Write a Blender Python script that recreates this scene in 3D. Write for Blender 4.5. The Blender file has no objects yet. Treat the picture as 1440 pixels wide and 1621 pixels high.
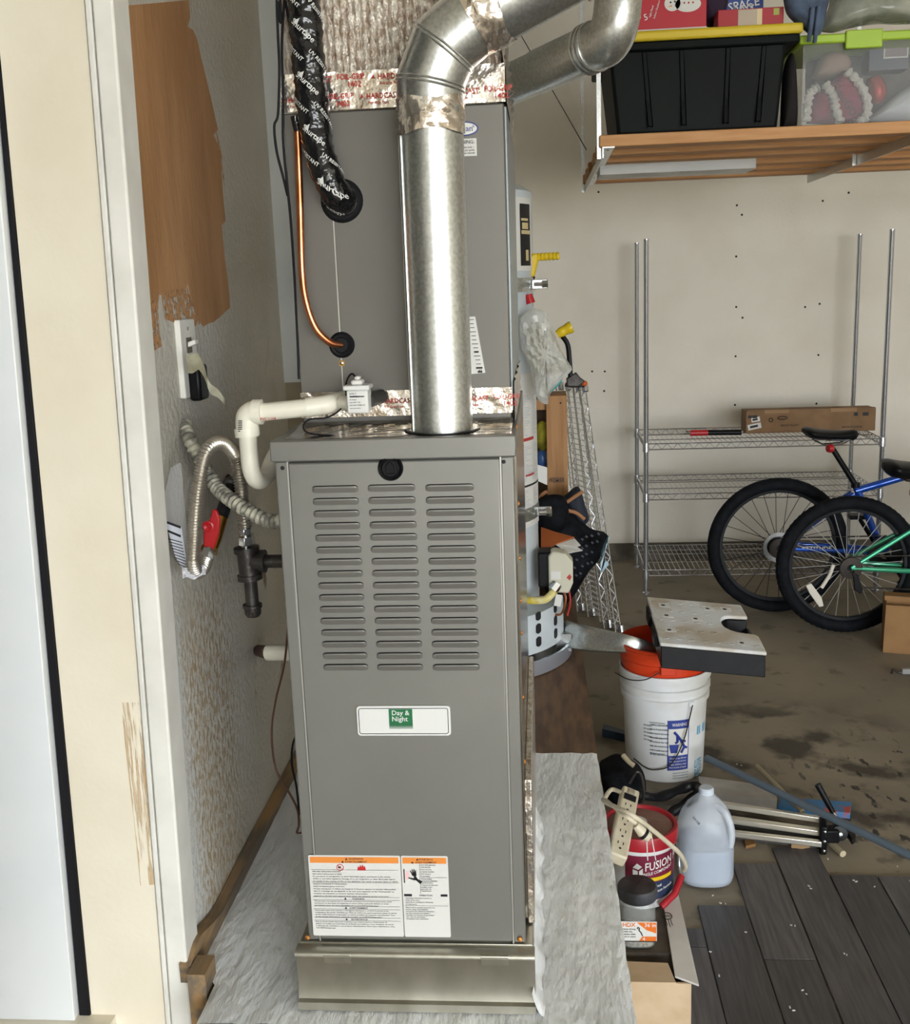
import bpy, bmesh, math, random
from mathutils import Vector as V, Matrix
random.seed(7)
C = bpy.context.scene.collection
PI = math.pi
# ------------------------------------------------------------------ camera
F, CX, CY = 1700.0, 720.0, 810.5
EYE = V((0, 0, 1.65))
dY = V((855 - CX, 445 - CY, F)).normalized()
dn = V((0.019, 1, 0)); dn = (dn - dn.dot(dY) * dY).normalized()
dZ = -dn; dX = dY.cross(dZ)
cam = bpy.data.cameras.new('camera'); camo = bpy.data.objects.new('camera', cam); C.objects.link(camo)
cam.sensor_fit = 'HORIZONTAL'; cam.sensor_width = 36; cam.lens = F * 36 / 1440; cam.clip_start = .02
r_ = V((dX.x, dY.x, dZ.x)); u_ = -V((dX.y, dY.y, dZ.y)); b_ = -V((dX.z, dY.z, dZ.z))
camo.matrix_world = Matrix(((r_.x, u_.x, b_.x, EYE.x), (r_.y, u_.y, b_.y, EYE.y), (r_.z, u_.z, b_.z, EYE.z), (0, 0, 0, 1)))
bpy.context.scene.camera = camo
# ------------------------------------------------------------------ light
sc = bpy.context.scene
sc.view_settings.view_transform = 'Standard'; sc.view_settings.look = 'None'
sc.view_settings.gamma = 1; sc.view_settings.use_curve_mapping = False
sc.view_settings.exposure = 0.66
w = bpy.data.worlds.new('sky'); sc.world = w; w.use_nodes = True
bg = w.node_tree.nodes['Background']; bg.inputs[0].default_value = (.90, .95, 1.0, 1); bg.inputs[1].default_value = 9.0
sun = bpy.data.lights.new('sun', 'SUN'); sun.energy = 14; sun.angle = .01; sun.color = (1, .93, .8)
so = bpy.data.objects.new('sun', sun); C.objects.link(so); so.rotation_euler = (math.radians(-38), math.radians(14), 0)
DX0, DX1, DYF, DZ1 = .3, 5.7, -4.4, 2.7          # the open garage door behind the camera
pl = bpy.data.lights.new('door_portal', 'AREA'); pl.shape = 'RECTANGLE'; pl.size = DX1 - DX0; pl.size_y = DZ1
pl.cycles.is_portal = True
po = bpy.data.objects.new('door_portal', pl); C.objects.link(po); po.location = ((DX0 + DX1) / 2, DYF, DZ1 / 2); po.rotation_euler = (math.radians(90), 0, 0)
# ------------------------------------------------------------------ helpers
def P(px, py, X=None, Y=None, Z=None):
    r = V(((px - CX) / F, (py - CY) / F, 1)); d = V((r.dot(dX), r.dot(dY), r.dot(dZ)))
    t = X / d.x if X is not None else Y / d.y if Y is not None else (Z - EYE.z) / d.z
    return d * t + EYE
MATS = {}
def mat(name, col, rough=.5, metal=0., col2=None, vs=6., vr=(.4, .65), bump=0., bs=40., spec=.5, trans=0., alpha=1., coat=0., stretch=None, bumpkind='noise', det=4, ior=1.45, em=None):
    if name in MATS: return MATS[name]
    m = bpy.data.materials.new(name); m.use_nodes = True; nt = m.node_tree; N = nt.nodes; L = nt.links
    b = N['Principled BSDF']
    b.inputs['Base Color'].default_value = (*col, 1); b.inputs['Roughness'].default_value = rough; b.inputs['Metallic'].default_value = metal
    b.inputs['Specular IOR Level'].default_value = spec; b.inputs['Transmission Weight'].default_value = trans; b.inputs['Alpha'].default_value = alpha
    b.inputs['Coat Weight'].default_value = coat; b.inputs['IOR'].default_value = ior
    g = N.new('ShaderNodeNewGeometry'); vec = g.outputs['Position']
    if stretch:
        mp = N.new('ShaderNodeMapping'); mp.inputs['Scale'].default_value = stretch; L.new(vec, mp.inputs['Vector']); vec = mp.outputs[0]
    if col2 is not None:
        n = N.new('ShaderNodeTexNoise'); n.inputs['Scale'].default_value = vs; n.inputs['Detail'].default_value = det; L.new(vec, n.inputs['Vector'])
        mr = N.new('ShaderNodeMapRange'); mr.inputs['From Min'].default_value = vr[0]; mr.inputs['From Max'].default_value = vr[1]; L.new(n.outputs['Fac'], mr.inputs['Value'])
        mx = N.new('ShaderNodeMix'); mx.data_type = 'RGBA'; mx.inputs['A'].default_value = (*col, 1); mx.inputs['B'].default_value = (*col2, 1)
        L.new(mr.outputs[0], mx.inputs['Factor']); L.new(mx.outputs['Result'], b.inputs['Base Color'])
    if bump:
        if bumpkind == 'voronoi':
            n2 = N.new('ShaderNodeTexVoronoi'); n2.inputs['Scale'].default_value = bs; out = n2.outputs['Distance']
        else:
            n2 = N.new('ShaderNodeTexNoise'); n2.inputs['Scale'].default_value = bs; n2.inputs['Detail'].default_value = 3; out = n2.outputs['Fac']
        L.new(vec, n2.inputs['Vector']); bn = N.new('ShaderNodeBump'); bn.inputs['Strength'].default_value = bump; bn.inputs['Distance'].default_value = .02
        L.new(out, bn.inputs['Height']); L.new(bn.outputs[0], b.inputs['Normal'])
    if em: b.inputs['Emission Color'].default_value = (*col, 1); b.inputs['Emission Strength'].default_value = em
    MATS[name] = m; return m
def fr(d):
    d = d.normalized(); a = V((0, 0, 1)) if abs(d.z) < .9 else V((1, 0, 0))
    u = d.cross(a).normalized(); return u, d.cross(u).normalized()
def cr(pts, n=8):
    pts = [V(p) for p in pts]; q = [pts[0] * 2 - pts[1]] + pts + [pts[-1] * 2 - pts[-2]]; out = []
    for i in range(1, len(q) - 2):
        a, b, c, d = q[i - 1:i + 3]
        for k in range(n):
            t = k / n
            out.append(.5 * ((2 * b) + (c - a) * t + (2 * a - 5 * b + 4 * c - d) * t * t + (3 * b - a - 3 * c + d) * t ** 3))
    out.append(pts[-1]); return out
def resample(p, step):
    out = [p[0]]; acc = 0; i = 0; cur = p[0]; i = 1
    while i < len(p):
        d = (p[i] - cur).length
        if acc + d >= step: cur = cur + (p[i] - cur) * ((step - acc) / d); out.append(cur.copy()); acc = 0
        else: acc += d; cur = p[i]; i += 1
    return out
ORG = {}
class MB:
    def __init__(s): s.v = []; s.f = []; s.mi = []
    def add(s, vs, fs, mi=0):
        o = len(s.v); s.v += [V(x) for x in vs]; s.f += [tuple(i + o for i in f) for f in fs]; s.mi += [mi] * len(fs); return s
    def obox(s, o, a, b, c, mi=0):            # corner + three edge vectors
        o, a, b, c = V(o), V(a), V(b), V(c)
        vs = [o, o + a, o + a + b, o + b, o + c, o + a + c, o + a + b + c, o + b + c]
        fs = [(0, 3, 2, 1), (4, 5, 6, 7), (0, 1, 5, 4), (1, 2, 6, 5), (2, 3, 7, 6), (3, 0, 4, 7)]
        if a.cross(b).dot(c) < 0: fs = [f[::-1] for f in fs]
        return s.add(vs, fs, mi)
    def box(s, x0, x1, y0, y1, z0, z1, mi=0): return s.obox((x0, y0, z0), (x1 - x0, 0, 0), (0, y1 - y0, 0), (0, 0, z1 - z0), mi)
    def cbox(s, c, sx, sy, sz, rz=0, ry=0, rx=0, mi=0):
        R = Matrix.Rotation(rz, 3, 'Z') @ Matrix.Rotation(ry, 3, 'Y') @ Matrix.Rotation(rx, 3, 'X')
        a, b, d = R @ V((sx, 0, 0)), R @ V((0, sy, 0)), R @ V((0, 0, sz)); return s.obox(V(c) - (a + b + d) / 2, a, b, d, mi)
    def tube(s, pts, r, n=10, caps=True, closed=False, mi=0):
        pts = [V(p) for p in pts]; m = len(pts); rr = r if isinstance(r, (list, tuple)) else [r] * m; vs = []; fs = []
        u = None
        for i in range(m):
            t = (pts[(i + 1) % m] - pts[i - 1]) if closed or 0 < i < m - 1 else (pts[1] - pts[0] if i == 0 else pts[-1] - pts[-2])
            t = t.normalized()
            if u is None: u, w_ = fr(t)
            else: u = (u - t * u.dot(t)).normalized(); w_ = t.cross(u)
            if i == 0: w_ = t.cross(u)
            for k in range(n):
                a = 2 * PI * k / n; vs.append(pts[i] + (u * math.cos(a) + w_ * math.sin(a)) * rr[i])
        for i in range(m if closed else m - 1):
            j = (i + 1) % m
            for k in range(n): fs.append((i * n + k, i * n + (k + 1) % n, j * n + (k + 1) % n, j * n + k))
        if caps and not closed: fs += [tuple(range(n))[::-1], tuple(range((m - 1) * n, m * n))]
        return s.add(vs, fs, mi)
    def lathe(s, prof, c, ax=(0, 0, 1), n=28, a0=0, a1=2 * PI, mi=0, u=None):
        c = V(c); ax = V(ax).normalized(); U, W = fr(ax) if u is None else (V(u), ax.cross(V(u)))
        full = abs(a1 - a0 - 2 * PI) < 1e-4; k = n if full else n + 1; vs = []; fs = []
        if ax.dot(U.cross(W)) < 0: W = -W
        for (r, h) in prof:
            for i in range(k):
                a = a0 + (a1 - a0) * i / n; vs.append(c + ax * h + (U * math.cos(a) + W * math.sin(a)) * r)
        for j in range(len(prof) - 1):
            for i in range(n):
                i2 = (i + 1) % k; fs.append((j * k + i, j * k + i2, (j + 1) * k + i2, (j + 1) * k + i))
        return s.add(vs, fs, mi)
    def prism(s, poly, ext, mi=0):
        poly = [V(p) for p in poly]; ext = V(ext); n = len(poly)
        nr = V((0, 0, 0))
        for i in range(n): nr += poly[i].cross(poly[(i + 1) % n])
        if nr.dot(ext) < 0: poly = poly[::-1]
        vs = poly + [p + ext for p in poly]
        fs = [tuple(range(n))[::-1], tuple(range(n, 2 * n))] + [(i, (i + 1) % n, n + (i + 1) % n, n + i) for i in range(n)]
        return s.add(vs, fs, mi)
    def grid(s, fn, nu, nv, mi=0):
        vs = [fn(i / nu, j / nv) for j in range(nv + 1) for i in range(nu + 1)]
        fs = [(j * (nu + 1) + i, j * (nu + 1) + i + 1, (j + 1) * (nu + 1) + i + 1, (j + 1) * (nu + 1) + i) for j in range(nv) for i in range(nu)]
        return s.add(vs, fs, mi)
    def ball(s, c, rx, ry, rz, n=12, mi=0):
        return s.grid(lambda u, v: V(c) + V((rx * math.sin(PI * v) * math.cos(2 * PI * u), ry * math.sin(PI * v) * math.sin(2 * PI * u), -rz * math.cos(PI * v))), n, n // 2 + 2, mi)
    def text(s, st, o, u, v, h, align='L', mi=0, maxw=None, fn=None, stretchw=None):
        tv, tf, wd = text2d(st); k = h / .7; ku = k if maxw is None else min(k, maxw / max(wd, .01))
        if stretchw: ku = stretchw / wd
        off = {'L': 0, 'C': -wd / 2, 'R': -wd}[align]; o, u, v = V(o), V(u), V(v)
        vs = [(fn((x + off) * ku, y * k) if fn else o + u * ((x + off) * ku) + v * (y * k)) for x, y in tv]
        return s.add(vs, tf, mi)
    def build(s, name, m, parent=None, label=None, cat=None, group=None, kind=None, bevel=0., ang=35, at=None, seg=2):
        me = bpy.data.meshes.new(name)
        if parent is not None: base = ORG[parent.name]
        else:
            if s.v:
                xs = [p.x for p in s.v]; ys = [p.y for p in s.v]; zs = [p.z for p in s.v]
                base = V(((min(xs) + max(xs)) / 2, (min(ys) + max(ys)) / 2, min(zs)))
        o0 = V(at) if at is not None else base
        me.from_pydata([tuple(p - o0) for p in s.v], [], s.f)
        for mm in (m if isinstance(m, (list, tuple)) else [m]): me.materials.append(mm)
        me.polygons.foreach_set('material_index', s.mi); me.update()
        me.validate()
        me.polygons.foreach_set('use_smooth', [True] * len(me.polygons)); me.set_sharp_from_angle(angle=math.radians(ang))
        o = bpy.data.objects.new(name, me); C.objects.link(o)
        if parent is not None: o.parent = parent; o.location = o0 - base
        else: o.location = o0
        ORG[o.name] = V(base) if parent is not None else o0
        if at is not None and parent is not None: ORG[o.name] = o0
        if name in ('tape_print', 'label_letters', 'label_print'): kind = 'stuff'
        if bevel:
            b = o.modifiers.new('bevel', 'BEVEL'); b.width = bevel; b.segments = seg; b.limit_method = 'ANGLE'; b.angle_limit = math.radians(40)
        for k, x in (('label', label), ('category', cat), ('group', group), ('kind', kind)):
            if x: o[k] = x
        return o
_tc = {}
def text2d(st):
    if st in _tc: return _tc[st]
    cu = bpy.data.curves.new('t', 'FONT'); cu.body = st; cu.resolution_u = 2; cu.size = 1; cu.offset = .012
    ob = bpy.data.objects.new('t', cu); C.objects.link(ob)
    me = ob.to_mesh(); vs = [(v.co.x, v.co.y) for v in me.vertices]; fs = [tuple(p.vertices) for p in me.polygons]
    ob.to_mesh_clear(); bpy.data.objects.remove(ob); bpy.data.curves.remove(cu)
    wd = max([x for x, y in vs], default=1.0); _tc[st] = (vs, fs, wd); return _tc[st]
def thing(name, label, cat, loc, group=None, kind=None):
    o = bpy.data.objects.new(name, None); C.objects.link(o); o.location = loc; o.empty_display_size = .05
    if label: o['label'] = label
    if cat: o['category'] = cat
    if group: o['group'] = group
    if kind: o['kind'] = kind
    ORG[o.name] = V(loc); return o
def dup(o, parent, delta):                 # one more of an alike piece, sharing its mesh
    c = o.copy(); C.objects.link(c); c.parent = parent; c.location = o.location + V(delta); ORG[c.name] = ORG[o.name] + V(delta); return c
def copy_tree(o, delta, parent=None):
    c = o.copy(); C.objects.link(c); c.parent = parent
    if parent is None: c.location = o.location + V(delta)
    ORG[c.name] = ORG[o.name] + V(delta)
    for ch in list(o.children): copy_tree(ch, delta, c)
    return c
def rod(a, b, r, n=8): return MB().tube([a, b], r, n)
def S(h):                                   # hex sRGB -> linear
    h = h.lstrip('#'); q = [int(h[i:i + 2], 16) / 255 for i in (0, 2, 4)]
    return tuple(x / 12.92 if x < .04045 else ((x + .055) / 1.055) ** 2.4 for x in q)
# ------------------------------------------------------------------ materials
M = {}
M['wall'] = mat('back_wall_paint', S('e2dccf'), .85, col2=S('dcd5c7'), vs=3, bump=.06, bs=60)
M['ceil'] = mat('ceiling_paint', S('e9e6dd'), .9, col2=S('e2dfd5'), vs=2)
M['trimw'] = mat('white_trim', S('eceae2'), .5, col2=S('e0ded5'), vs=9)
M['cream'] = mat('cream_jamb', S('efe6d2'), .55, col2=S('e9dfc9'), vs=5, bump=.03, bs=80)
M['door'] = mat('white_door', S('f0f3f4'), .45, col2=S('eaeef0'), vs=4)
M['rub'] = mat('black_rubber', S('1a191c'), .6, spec=.2)
M['blackp'] = mat('black_plastic', S('0e0e10'), .38, col2=S('151517'), vs=30, spec=.22)
M['pad'] = mat('white_sealant', S('f2f5f7'), .45, col2=S('dfe2e4'), vs=7, vr=(.42, .7), bump=.4, bs=40, stretch=(1.5, .5, 1))
M['ply'] = mat('brown_plywood', S('7d6046'), .6, col2=S('5f4735'), vs=9, stretch=(4, .7, 1), bump=.05)
M['pine'] = mat('pine_lumber', S('c2905e'), .6, col2=S('b6824f'), vs=10, stretch=(.5, 6, 6), bump=.05)
M['boardw'] = mat('weathered_board', S('a28258'), .7, col2=S('6f6354'), vs=8, stretch=(4, .6, 4), vr=(.4, .6), bump=.15)
M['conc'] = None
M['furn'] = mat('grey_furnace_paint', S('83827d'), .38, .45, col2=S('7d7c77'), vs=3, spec=.5)
M['furn2'] = mat('grey_coil_paint', S('6e6b65'), .45, .4, col2=S('696660'), vs=3)
M['galv'] = mat('galvanized_steel', S('d2d4d2'), .3, .95, col2=S('bfc2bf'), vs=170, vr=(.4, .6), bump=.012, bs=40)
M['galvd'] = mat('galvanized_base', S('b9b6aa'), .34, .9, col2=S('a19e90'), vs=14, vr=(.35, .7), stretch=(1, 1, .6))
M['foil'] = mat('crinkled_foil', S('ece6de'), .22, .95, col2=S('dccfc0'), vs=20, bump=.3, bs=34)
M['foils'] = mat('smooth_foil', S('b9b4ab'), .13, 1., col2=S('9a958c'), vs=8, bump=.12, bs=9, stretch=(1, 1, .35))
M['foilw'] = mat('quilted_foil', S('e6dfd4'), .4, .55, col2=S('b7a593'), vs=60, bump=.5, bs=150)
M['steel'] = mat('bright_steel', S('c9cbcc'), .2, 1.)
M['chrome'] = mat('chrome_wire', S('d2d5da'), .22, .9)
M['brass'] = mat('brass', S('b98a3e'), .3, 1.)
M['screw'] = mat('gold_screw', S('c9884a'), .35, .8)
M['copper'] = mat('copper', S('d58a63'), .28, 1., col2=S('bd7048'), vs=25)
M['iron'] = mat('black_iron', S('4a4643'), .42, .6, col2=S('353230'), vs=30, bump=.1, bs=100)
M['pvc'] = mat('white_pvc', S('e6e2d2'), .35)
M['wrap'] = mat('black_wrap', S('0c0c0d'), .16, col2=S('17171a'), vs=40, bump=.5, bs=30, spec=.7)
M['white'] = mat('white_print', S('d9d9d5'), .5)
M['paper'] = mat('white_paper', S('d3d2cd'), .6)
M['ink'] = mat('black_ink', S('1b1b1e'), .6)
M['red'] = mat('red_plastic', S('b01f24'), .35)
M['redink'] = mat('red_ink', S('b3362e'), .5)
M['orangeink'] = mat('orange_ink', S('e08a3c'), .5)
M['green'] = mat('green_ink', S('1c6a3f'), .5)
M['clear'] = mat('clear_plastic', (.9, .93, .95), .12, trans=.0, alpha=.22, spec=.6)
M['yell'] = mat('yellow_plastic', S('d3b41c'), .4)
M['card'] = mat('cardboard', S('9c7650'), .8, col2=S('8d6a46'), vs=12)
def ring(c, r, t, ax, n=24, m=6):           # torus points
    u, w2 = fr(V(ax)); return MB().tube([V(c) + (u * math.cos(2 * PI * i / n) + w2 * math.sin(2 * PI * i / n)) * r for i in range(n)], t, m, closed=True)
def noisemask(m, scale, lo, hi, stretch=(1, 1, 1)):   # paint that only covers in speckles: alpha from noise
    nt = m.node_tree; N = nt.nodes; L = nt.links
    g = N.new('ShaderNodeNewGeometry'); mp = N.new('ShaderNodeMapping'); mp.inputs['Scale'].default_value = stretch
    n = N.new('ShaderNodeTexNoise'); n.inputs['Scale'].default_value = scale; n.inputs['Detail'].default_value = 3
    mr = N.new('ShaderNodeMapRange'); mr.inputs['From Min'].default_value = lo; mr.inputs['From Max'].default_value = hi
    L.new(g.outputs['Position'], mp.inputs[0]); L.new(mp.outputs[0], n.inputs['Vector']); L.new(n.outputs['Fac'], mr.inputs['Value']); L.new(mr.outputs[0], N['Principled BSDF'].inputs['Alpha'])
# ------------------------------------------------------------------ structure
XL, XR, YB, ZC = -.70, 6.2, 6.3, 3.2
def concrete():
    m = mat('stained_concrete', S('978c7a'), .75, col2=S('7a7163'), vs=1.7, vr=(.35, .65), bump=.08, bs=40)
    nt = m.node_tree; N = nt.nodes; L = nt.links; b = N['Principled BSDF']; g = N.new('ShaderNodeNewGeometry')
    prev = b.inputs['Base Color'].links[0].from_socket
    def layer(prev, sc_, lo, hi, col, fac, st=(1, 1, 1), ctr=None, rad=1):
        mp = N.new('ShaderNodeMapping'); mp.inputs['Scale'].default_value = st; mp.inputs['Rotation'].default_value = (0, 0, .6); L.new(g.outputs['Position'], mp.inputs[0])
        n = N.new('ShaderNodeTexNoise'); n.inputs['Scale'].default_value = sc_; n.inputs['Detail'].default_value = 5; L.new(mp.outputs[0], n.inputs['Vector'])
        mr = N.new('ShaderNodeMapRange'); mr.inputs['From Min'].default_value = lo; mr.inputs['From Max'].default_value = hi; mr.inputs['To Max'].default_value = fac; L.new(n.outputs['Fac'], mr.inputs['Value'])
        f = mr.outputs[0]
        if ctr:
            d = N.new('ShaderNodeVectorMath'); d.operation = 'DISTANCE'; L.new(g.outputs['Position'], d.inputs[0]); d.inputs[1].default_value = ctr
            m2 = N.new('ShaderNodeMapRange'); m2.inputs['From Min'].default_value = rad; m2.inputs['From Max'].default_value = rad * .6; L.new(d.outputs['Value'], m2.inputs['Value'])
            mu = N.new('ShaderNodeMath'); mu.operation = 'MULTIPLY'; L.new(f, mu.inputs[0]); L.new(m2.outputs[0], mu.inputs[1]); f = mu.outputs[0]
        mx = N.new('ShaderNodeMix'); mx.data_type = 'RGBA'; mx.inputs['B'].default_value = (*col, 1); L.new(f, mx.inputs['Factor']); L.new(prev, mx.inputs['A']); return mx.outputs['Result']
    prev = layer(prev, 5, .5, .62, S('3c3630'), .85, (1, 1, 1), (.75, 3.45, 0), .75)      # old oil stain
    prev = layer(prev, 26, .6, .64, S('2b2724'), .9, (1, .45, 1), (1.25, 3.25, 0), .6)      # mud drips
    prev = layer(prev, 9, .6, .68, S('5d554a'), .6)
    L.new(prev, b.inputs['Base Color']); return m
M['conc'] = concrete()
st = dict(kind='structure')
floor = MB().box(XL - .14, XR, DYF, YB, -.15, 0).build('floor', M['conc'], **st)
MB().box(XL - 12, XR + 12, DYF - 25, DYF, -.2, -.02).build('driveway', mat('driveway_concrete', S('b5b0a6'), .9, col2=S('a6a197'), vs=1), **st)
MB().box(XL - .14, XR + .15, DYF, YB + .15, ZC, ZC + .15).build('ceiling', M['ceil'], **st)
# back wall: curb + drywall
MB().box(XL, XR, YB, YB + .15, .1, ZC).build('wall_back', M['wall'], **st)
MB().box(XL, XR, YB - .02, YB + .13, 0, .1).build('baseboard_back', mat('curb_concrete', S('6d665a'), .9, col2=S('4e483f'), vs=8), **st)
wbk = bpy.data.objects['wall_back']; ORG['wall_back'] = V(wbk.location)
for px, py in ((947, 304), (1166, 325), (1174, 340), (1343, 305), (1165, 406), (1165, 486), (1175, 503), (1164, 564), (1297, 481), (1274, 486), (1295, 562), (937, 588), (957, 588), (956, 619), (1163, 641), (1292, 639), (1302, 318)): MB().lathe([(0, .0008), (.006, .0007), (.0065, 0)], P(px, py, Y=YB), (0, -1, 0), 8).build('nail_hole', M['ink'], wbk)
MB().box(XR, XR + .15, DYF, YB, 0, ZC).build('wall_right', M['wall'], **st)
fw = MB().box(XL - .14, DX0, DYF - .15, DYF, 0, ZC); fw.box(DX1, XR + .15, DYF - .15, DYF, 0, ZC); fw.box(DX0, DX1, DYF - .15, DYF, DZ1, ZC)
fw.build('wall_front', M['wall'], **st)
# left wall with the house doorway beside the camera
def wall_left_mat():
    m = mat('left_wall_paint', S('d2cec4'), .8, col2=S('bcb6a8'), vs=2.6, vr=(.35, .7), bump=.25, bs=70)
    nt = m.node_tree; N = nt.nodes; L = nt.links; b = N['Principled BSDF']; g = N.new('ShaderNodeNewGeometry')
    sp = N.new('ShaderNodeSeparateXYZ'); L.new(g.outputs['Position'], sp.inputs[0]); prev = b.inputs['Base Color'].links[0].from_socket
    def rng(sock, a, c_, inv=False):
        r = N.new('ShaderNodeMapRange'); r.interpolation_type = 'SMOOTHSTEP'; r.inputs['From Min'].default_value = a; r.inputs['From Max'].default_value = c_; L.new(sock, r.inputs['Value'])
        if inv: r.inputs['To Min'].default_value = 1; r.inputs['To Max'].default_value = 0
        return r.outputs[0]
    def mul(*a):
        o = a[0]
        for q in a[1:]:
            k = N.new('ShaderNodeMath'); k.operation = 'MULTIPLY'; L.new(o, k.inputs[0]); L.new(q, k.inputs[1]); o = k.outputs[0]
        return o
    def noise(s_, lo, hi, stv=(1, 1, 1)):
        mp = N.new('ShaderNodeMapping'); mp.inputs['Scale'].default_value = stv; L.new(g.outputs['Position'], mp.inputs[0])
        n = N.new('ShaderNodeTexNoise'); n.inputs['Scale'].default_value = s_; n.inputs['Detail'].default_value = 4; L.new(mp.outputs[0], n.inputs['Vector']); return rng(n.outputs['Fac'], lo, hi)
    def mix(prev, f, col):
        mx = N.new('ShaderNodeMix'); mx.data_type = 'RGBA'; mx.inputs['B'].default_value = (*col, 1); L.new(f, mx.inputs['Factor']); L.new(prev, mx.inputs['A']); return mx.outputs['Result']
    # rolled white paint next to the casing, worn tan plaster showing in speckles beyond it, old brown blotches
    prev = mix(prev, mul(rng(sp.outputs['Y'], 1.86, 1.98, True), rng(sp.outputs['Z'], 1.0, 1.4, True)), S('dcdcd6'))
    prev = mix(prev, mul(noise(90, .47, .56, (1, 1, .5)), rng(sp.outputs['Y'], 1.86, 1.96), rng(sp.outputs['Y'], 2.12, 2.3, True), rng(sp.outputs['Z'], .95, 1.15, True)), S('ad9a7d'))
    prev = mix(prev, mul(noise(7, .6, .68), rng(sp.outputs['Z'], .9, 1.2, True), rng(sp.outputs['Y'], 2.1, 2.3)), S('7d6c50'))
    L.new(prev, b.inputs['Base Color']); return m
M['wl'] = wall_left_mat()
YJ, YO, ZH = 1.76, .86, 2.62               # far jamb, near jamb, head of the doorway
wl = MB().box(XL - .14, XL, YJ + .01, YB, 0, ZC); wl.box(XL - .14, XL, DYF, YO, 0, ZC); wl.box(XL - .14, XL, YO, YJ + .01, ZH, ZC); wl.build('wall_left', M['wl'], **st)
hw = MB().box(-2.4, XL - .14, .4, .5, 0, ZC); hw.box(-2.5, -2.4, .4, 3.2, 0, ZC); hw.box(-2.4, XL - .14, 3.1, 3.2, 0, ZC); hw.build('wall_hallway', M['ceil'], **st)
MB().box(-2.5, XL - .14, .4, 3.2, -.1, .3).build('floor_hallway', M['cream'], **st)
MB().box(-2.5, XL - .14, .4, 3.2, ZC, ZC + .1).build('ceiling_hallway', M['ceil'], **st)
# jamb, casing, weather strip and the open door leaf: edges are slightly out of plumb, as measured
def leanx(pa, pb, Y):                       # x of a line given by two image points, as a function of z, on the plane Y
    a, b = P(*pa, Y=Y), P(*pb, Y=Y); return lambda z: a.x + (b.x - a.x) * (z - a.z) / (b.z - a.z)
def slab(f0, f1, y0, y1, z0, z1):           # board between two leaning lines
    return MB().add([(f0(z0), y0, z0), (f1(z0), y0, z0), (f1(z0), y1, z0), (f0(z0), y1, z0), (f0(z1), y0, z1), (f1(z1), y0, z1), (f1(z1), y1, z1), (f0(z1), y1, z1)],
                    [(0, 3, 2, 1), (4, 5, 6, 7), (0, 1, 5, 4), (1, 2, 6, 5), (2, 3, 7, 6), (3, 0, 4, 7)])
e_blk0 = leanx((0, 180), (128, 1621), YJ); e_blk1 = leanx((-8, 0), (146, 1621), YJ); e_cas = leanx((133, 0), (262, 1621), YJ); e_cas2 = leanx((146, 0), (272, 1621), YJ); e_cas3 = leanx((178, 0), (303, 1621), YJ - .012)
slab(e_blk1, e_cas, YJ, YJ + .02, .0, ZH).build('trim_1', M['cream'], **st)
slab(lambda z: e_cas(z) + .002, e_cas2, YJ - .006, YJ + .02, 0, ZH).build('trim_2', M['trimw'], bevel=.003, **st)
slab(lambda z: e_cas2(z) + .003, lambda z: e_cas3(z), YJ - .012, YJ + .06, 0, ZH).build('trim_3', M['trimw'], bevel=.004, **st)
slab(e_blk0, lambda z: e_blk1(z) - .001, YJ - .004, YJ + .02, .0, ZH).build('trim_4', M['rub'], bevel=.003, **st)
d1 = thing('door_1', None, None, (-1.25, YJ, .3), kind='structure')
slab(lambda z: -1.75, lambda z: e_blk0(z) - .002, YJ - .02, YJ + .02, .3, ZH - .02).build('door_leaf', M['door'], d1, bevel=.002)
MB().box(-1.6, -1.15, YJ - .023, YJ - .02, 1.45, 2.3).build('door_panel', M['door'], d1, bevel=.002)
MB().box(-1.6, -1.15, YJ - .023, YJ - .02, .45, 1.2).build('door_panel', M['door'], d1, bevel=.002)
# worn wood scrape on the jamb
bare = mat('bare_wood_scrape', S('d6c09f'), .7, col2=S('c4a67e'), vs=30, stretch=(4, 1, .4)); noisemask(bare, 60, .47, .62, (3, 1, .15))
pts = [(192, 1112), (226, 1112), (240, 1280), (247, 1400), (222, 1402), (212, 1300), (198, 1180)]
MB().add([P(x, y, Y=YJ - .0006) for x, y in pts], [tuple(range(7))]).build('wood_scrape', bare, bpy.data.objects['trim_1'])
# brown primer patch brushed on the left wall
ORG['wall_left'] = V(bpy.data.objects['wall_left'].location)
wlo = bpy.data.objects['wall_left']
prim = mat('brown_primer', S('c29365'), .7, col2=S('ad8054'), vs=6, stretch=(1, 2, .5), bump=.1)
out = [(176, 0), (299, 0), (301, 28), (297, 42), (306, 48), (312, 62), (318, 90), (326, 122), (334, 156), (341, 188), (345, 205), (338, 214), (344, 226), (349, 246), (351, 280), (354, 318), (357, 350), (351, 356), (353, 382), (356, 410), (360, 440), (363, 468), (364, 487), (350, 500), (338, 510), (330, 512), (322, 517), (316, 508), (311, 505), (306, 484), (300, 462), (297, 449), (293, 462), (285, 468), (272, 471), (262, 468), (252, 466), (250, 482), (246, 496), (238, 500), (226, 490), (224, 470)]
n = len(out); lf = []
for k in range(46):
    t = k / 46; y = 470 * (1 - t); x = 222 - 44 * (1 - (1 - t)) if False else 178 + 44 * (y / 470); lf.append((x + random.uniform(2, 9), y))
MB().prism([P(x, y, X=XL + .0012) for x, y in out[1:-1] + lf], (-.001, 0, 0)).build('primer_patch', prim, wlo)
spk = mat('brown_primer_speckle', S('c29365'), .7); noisemask(spk, 120, .45, .52, (1, 1, .6))
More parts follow.
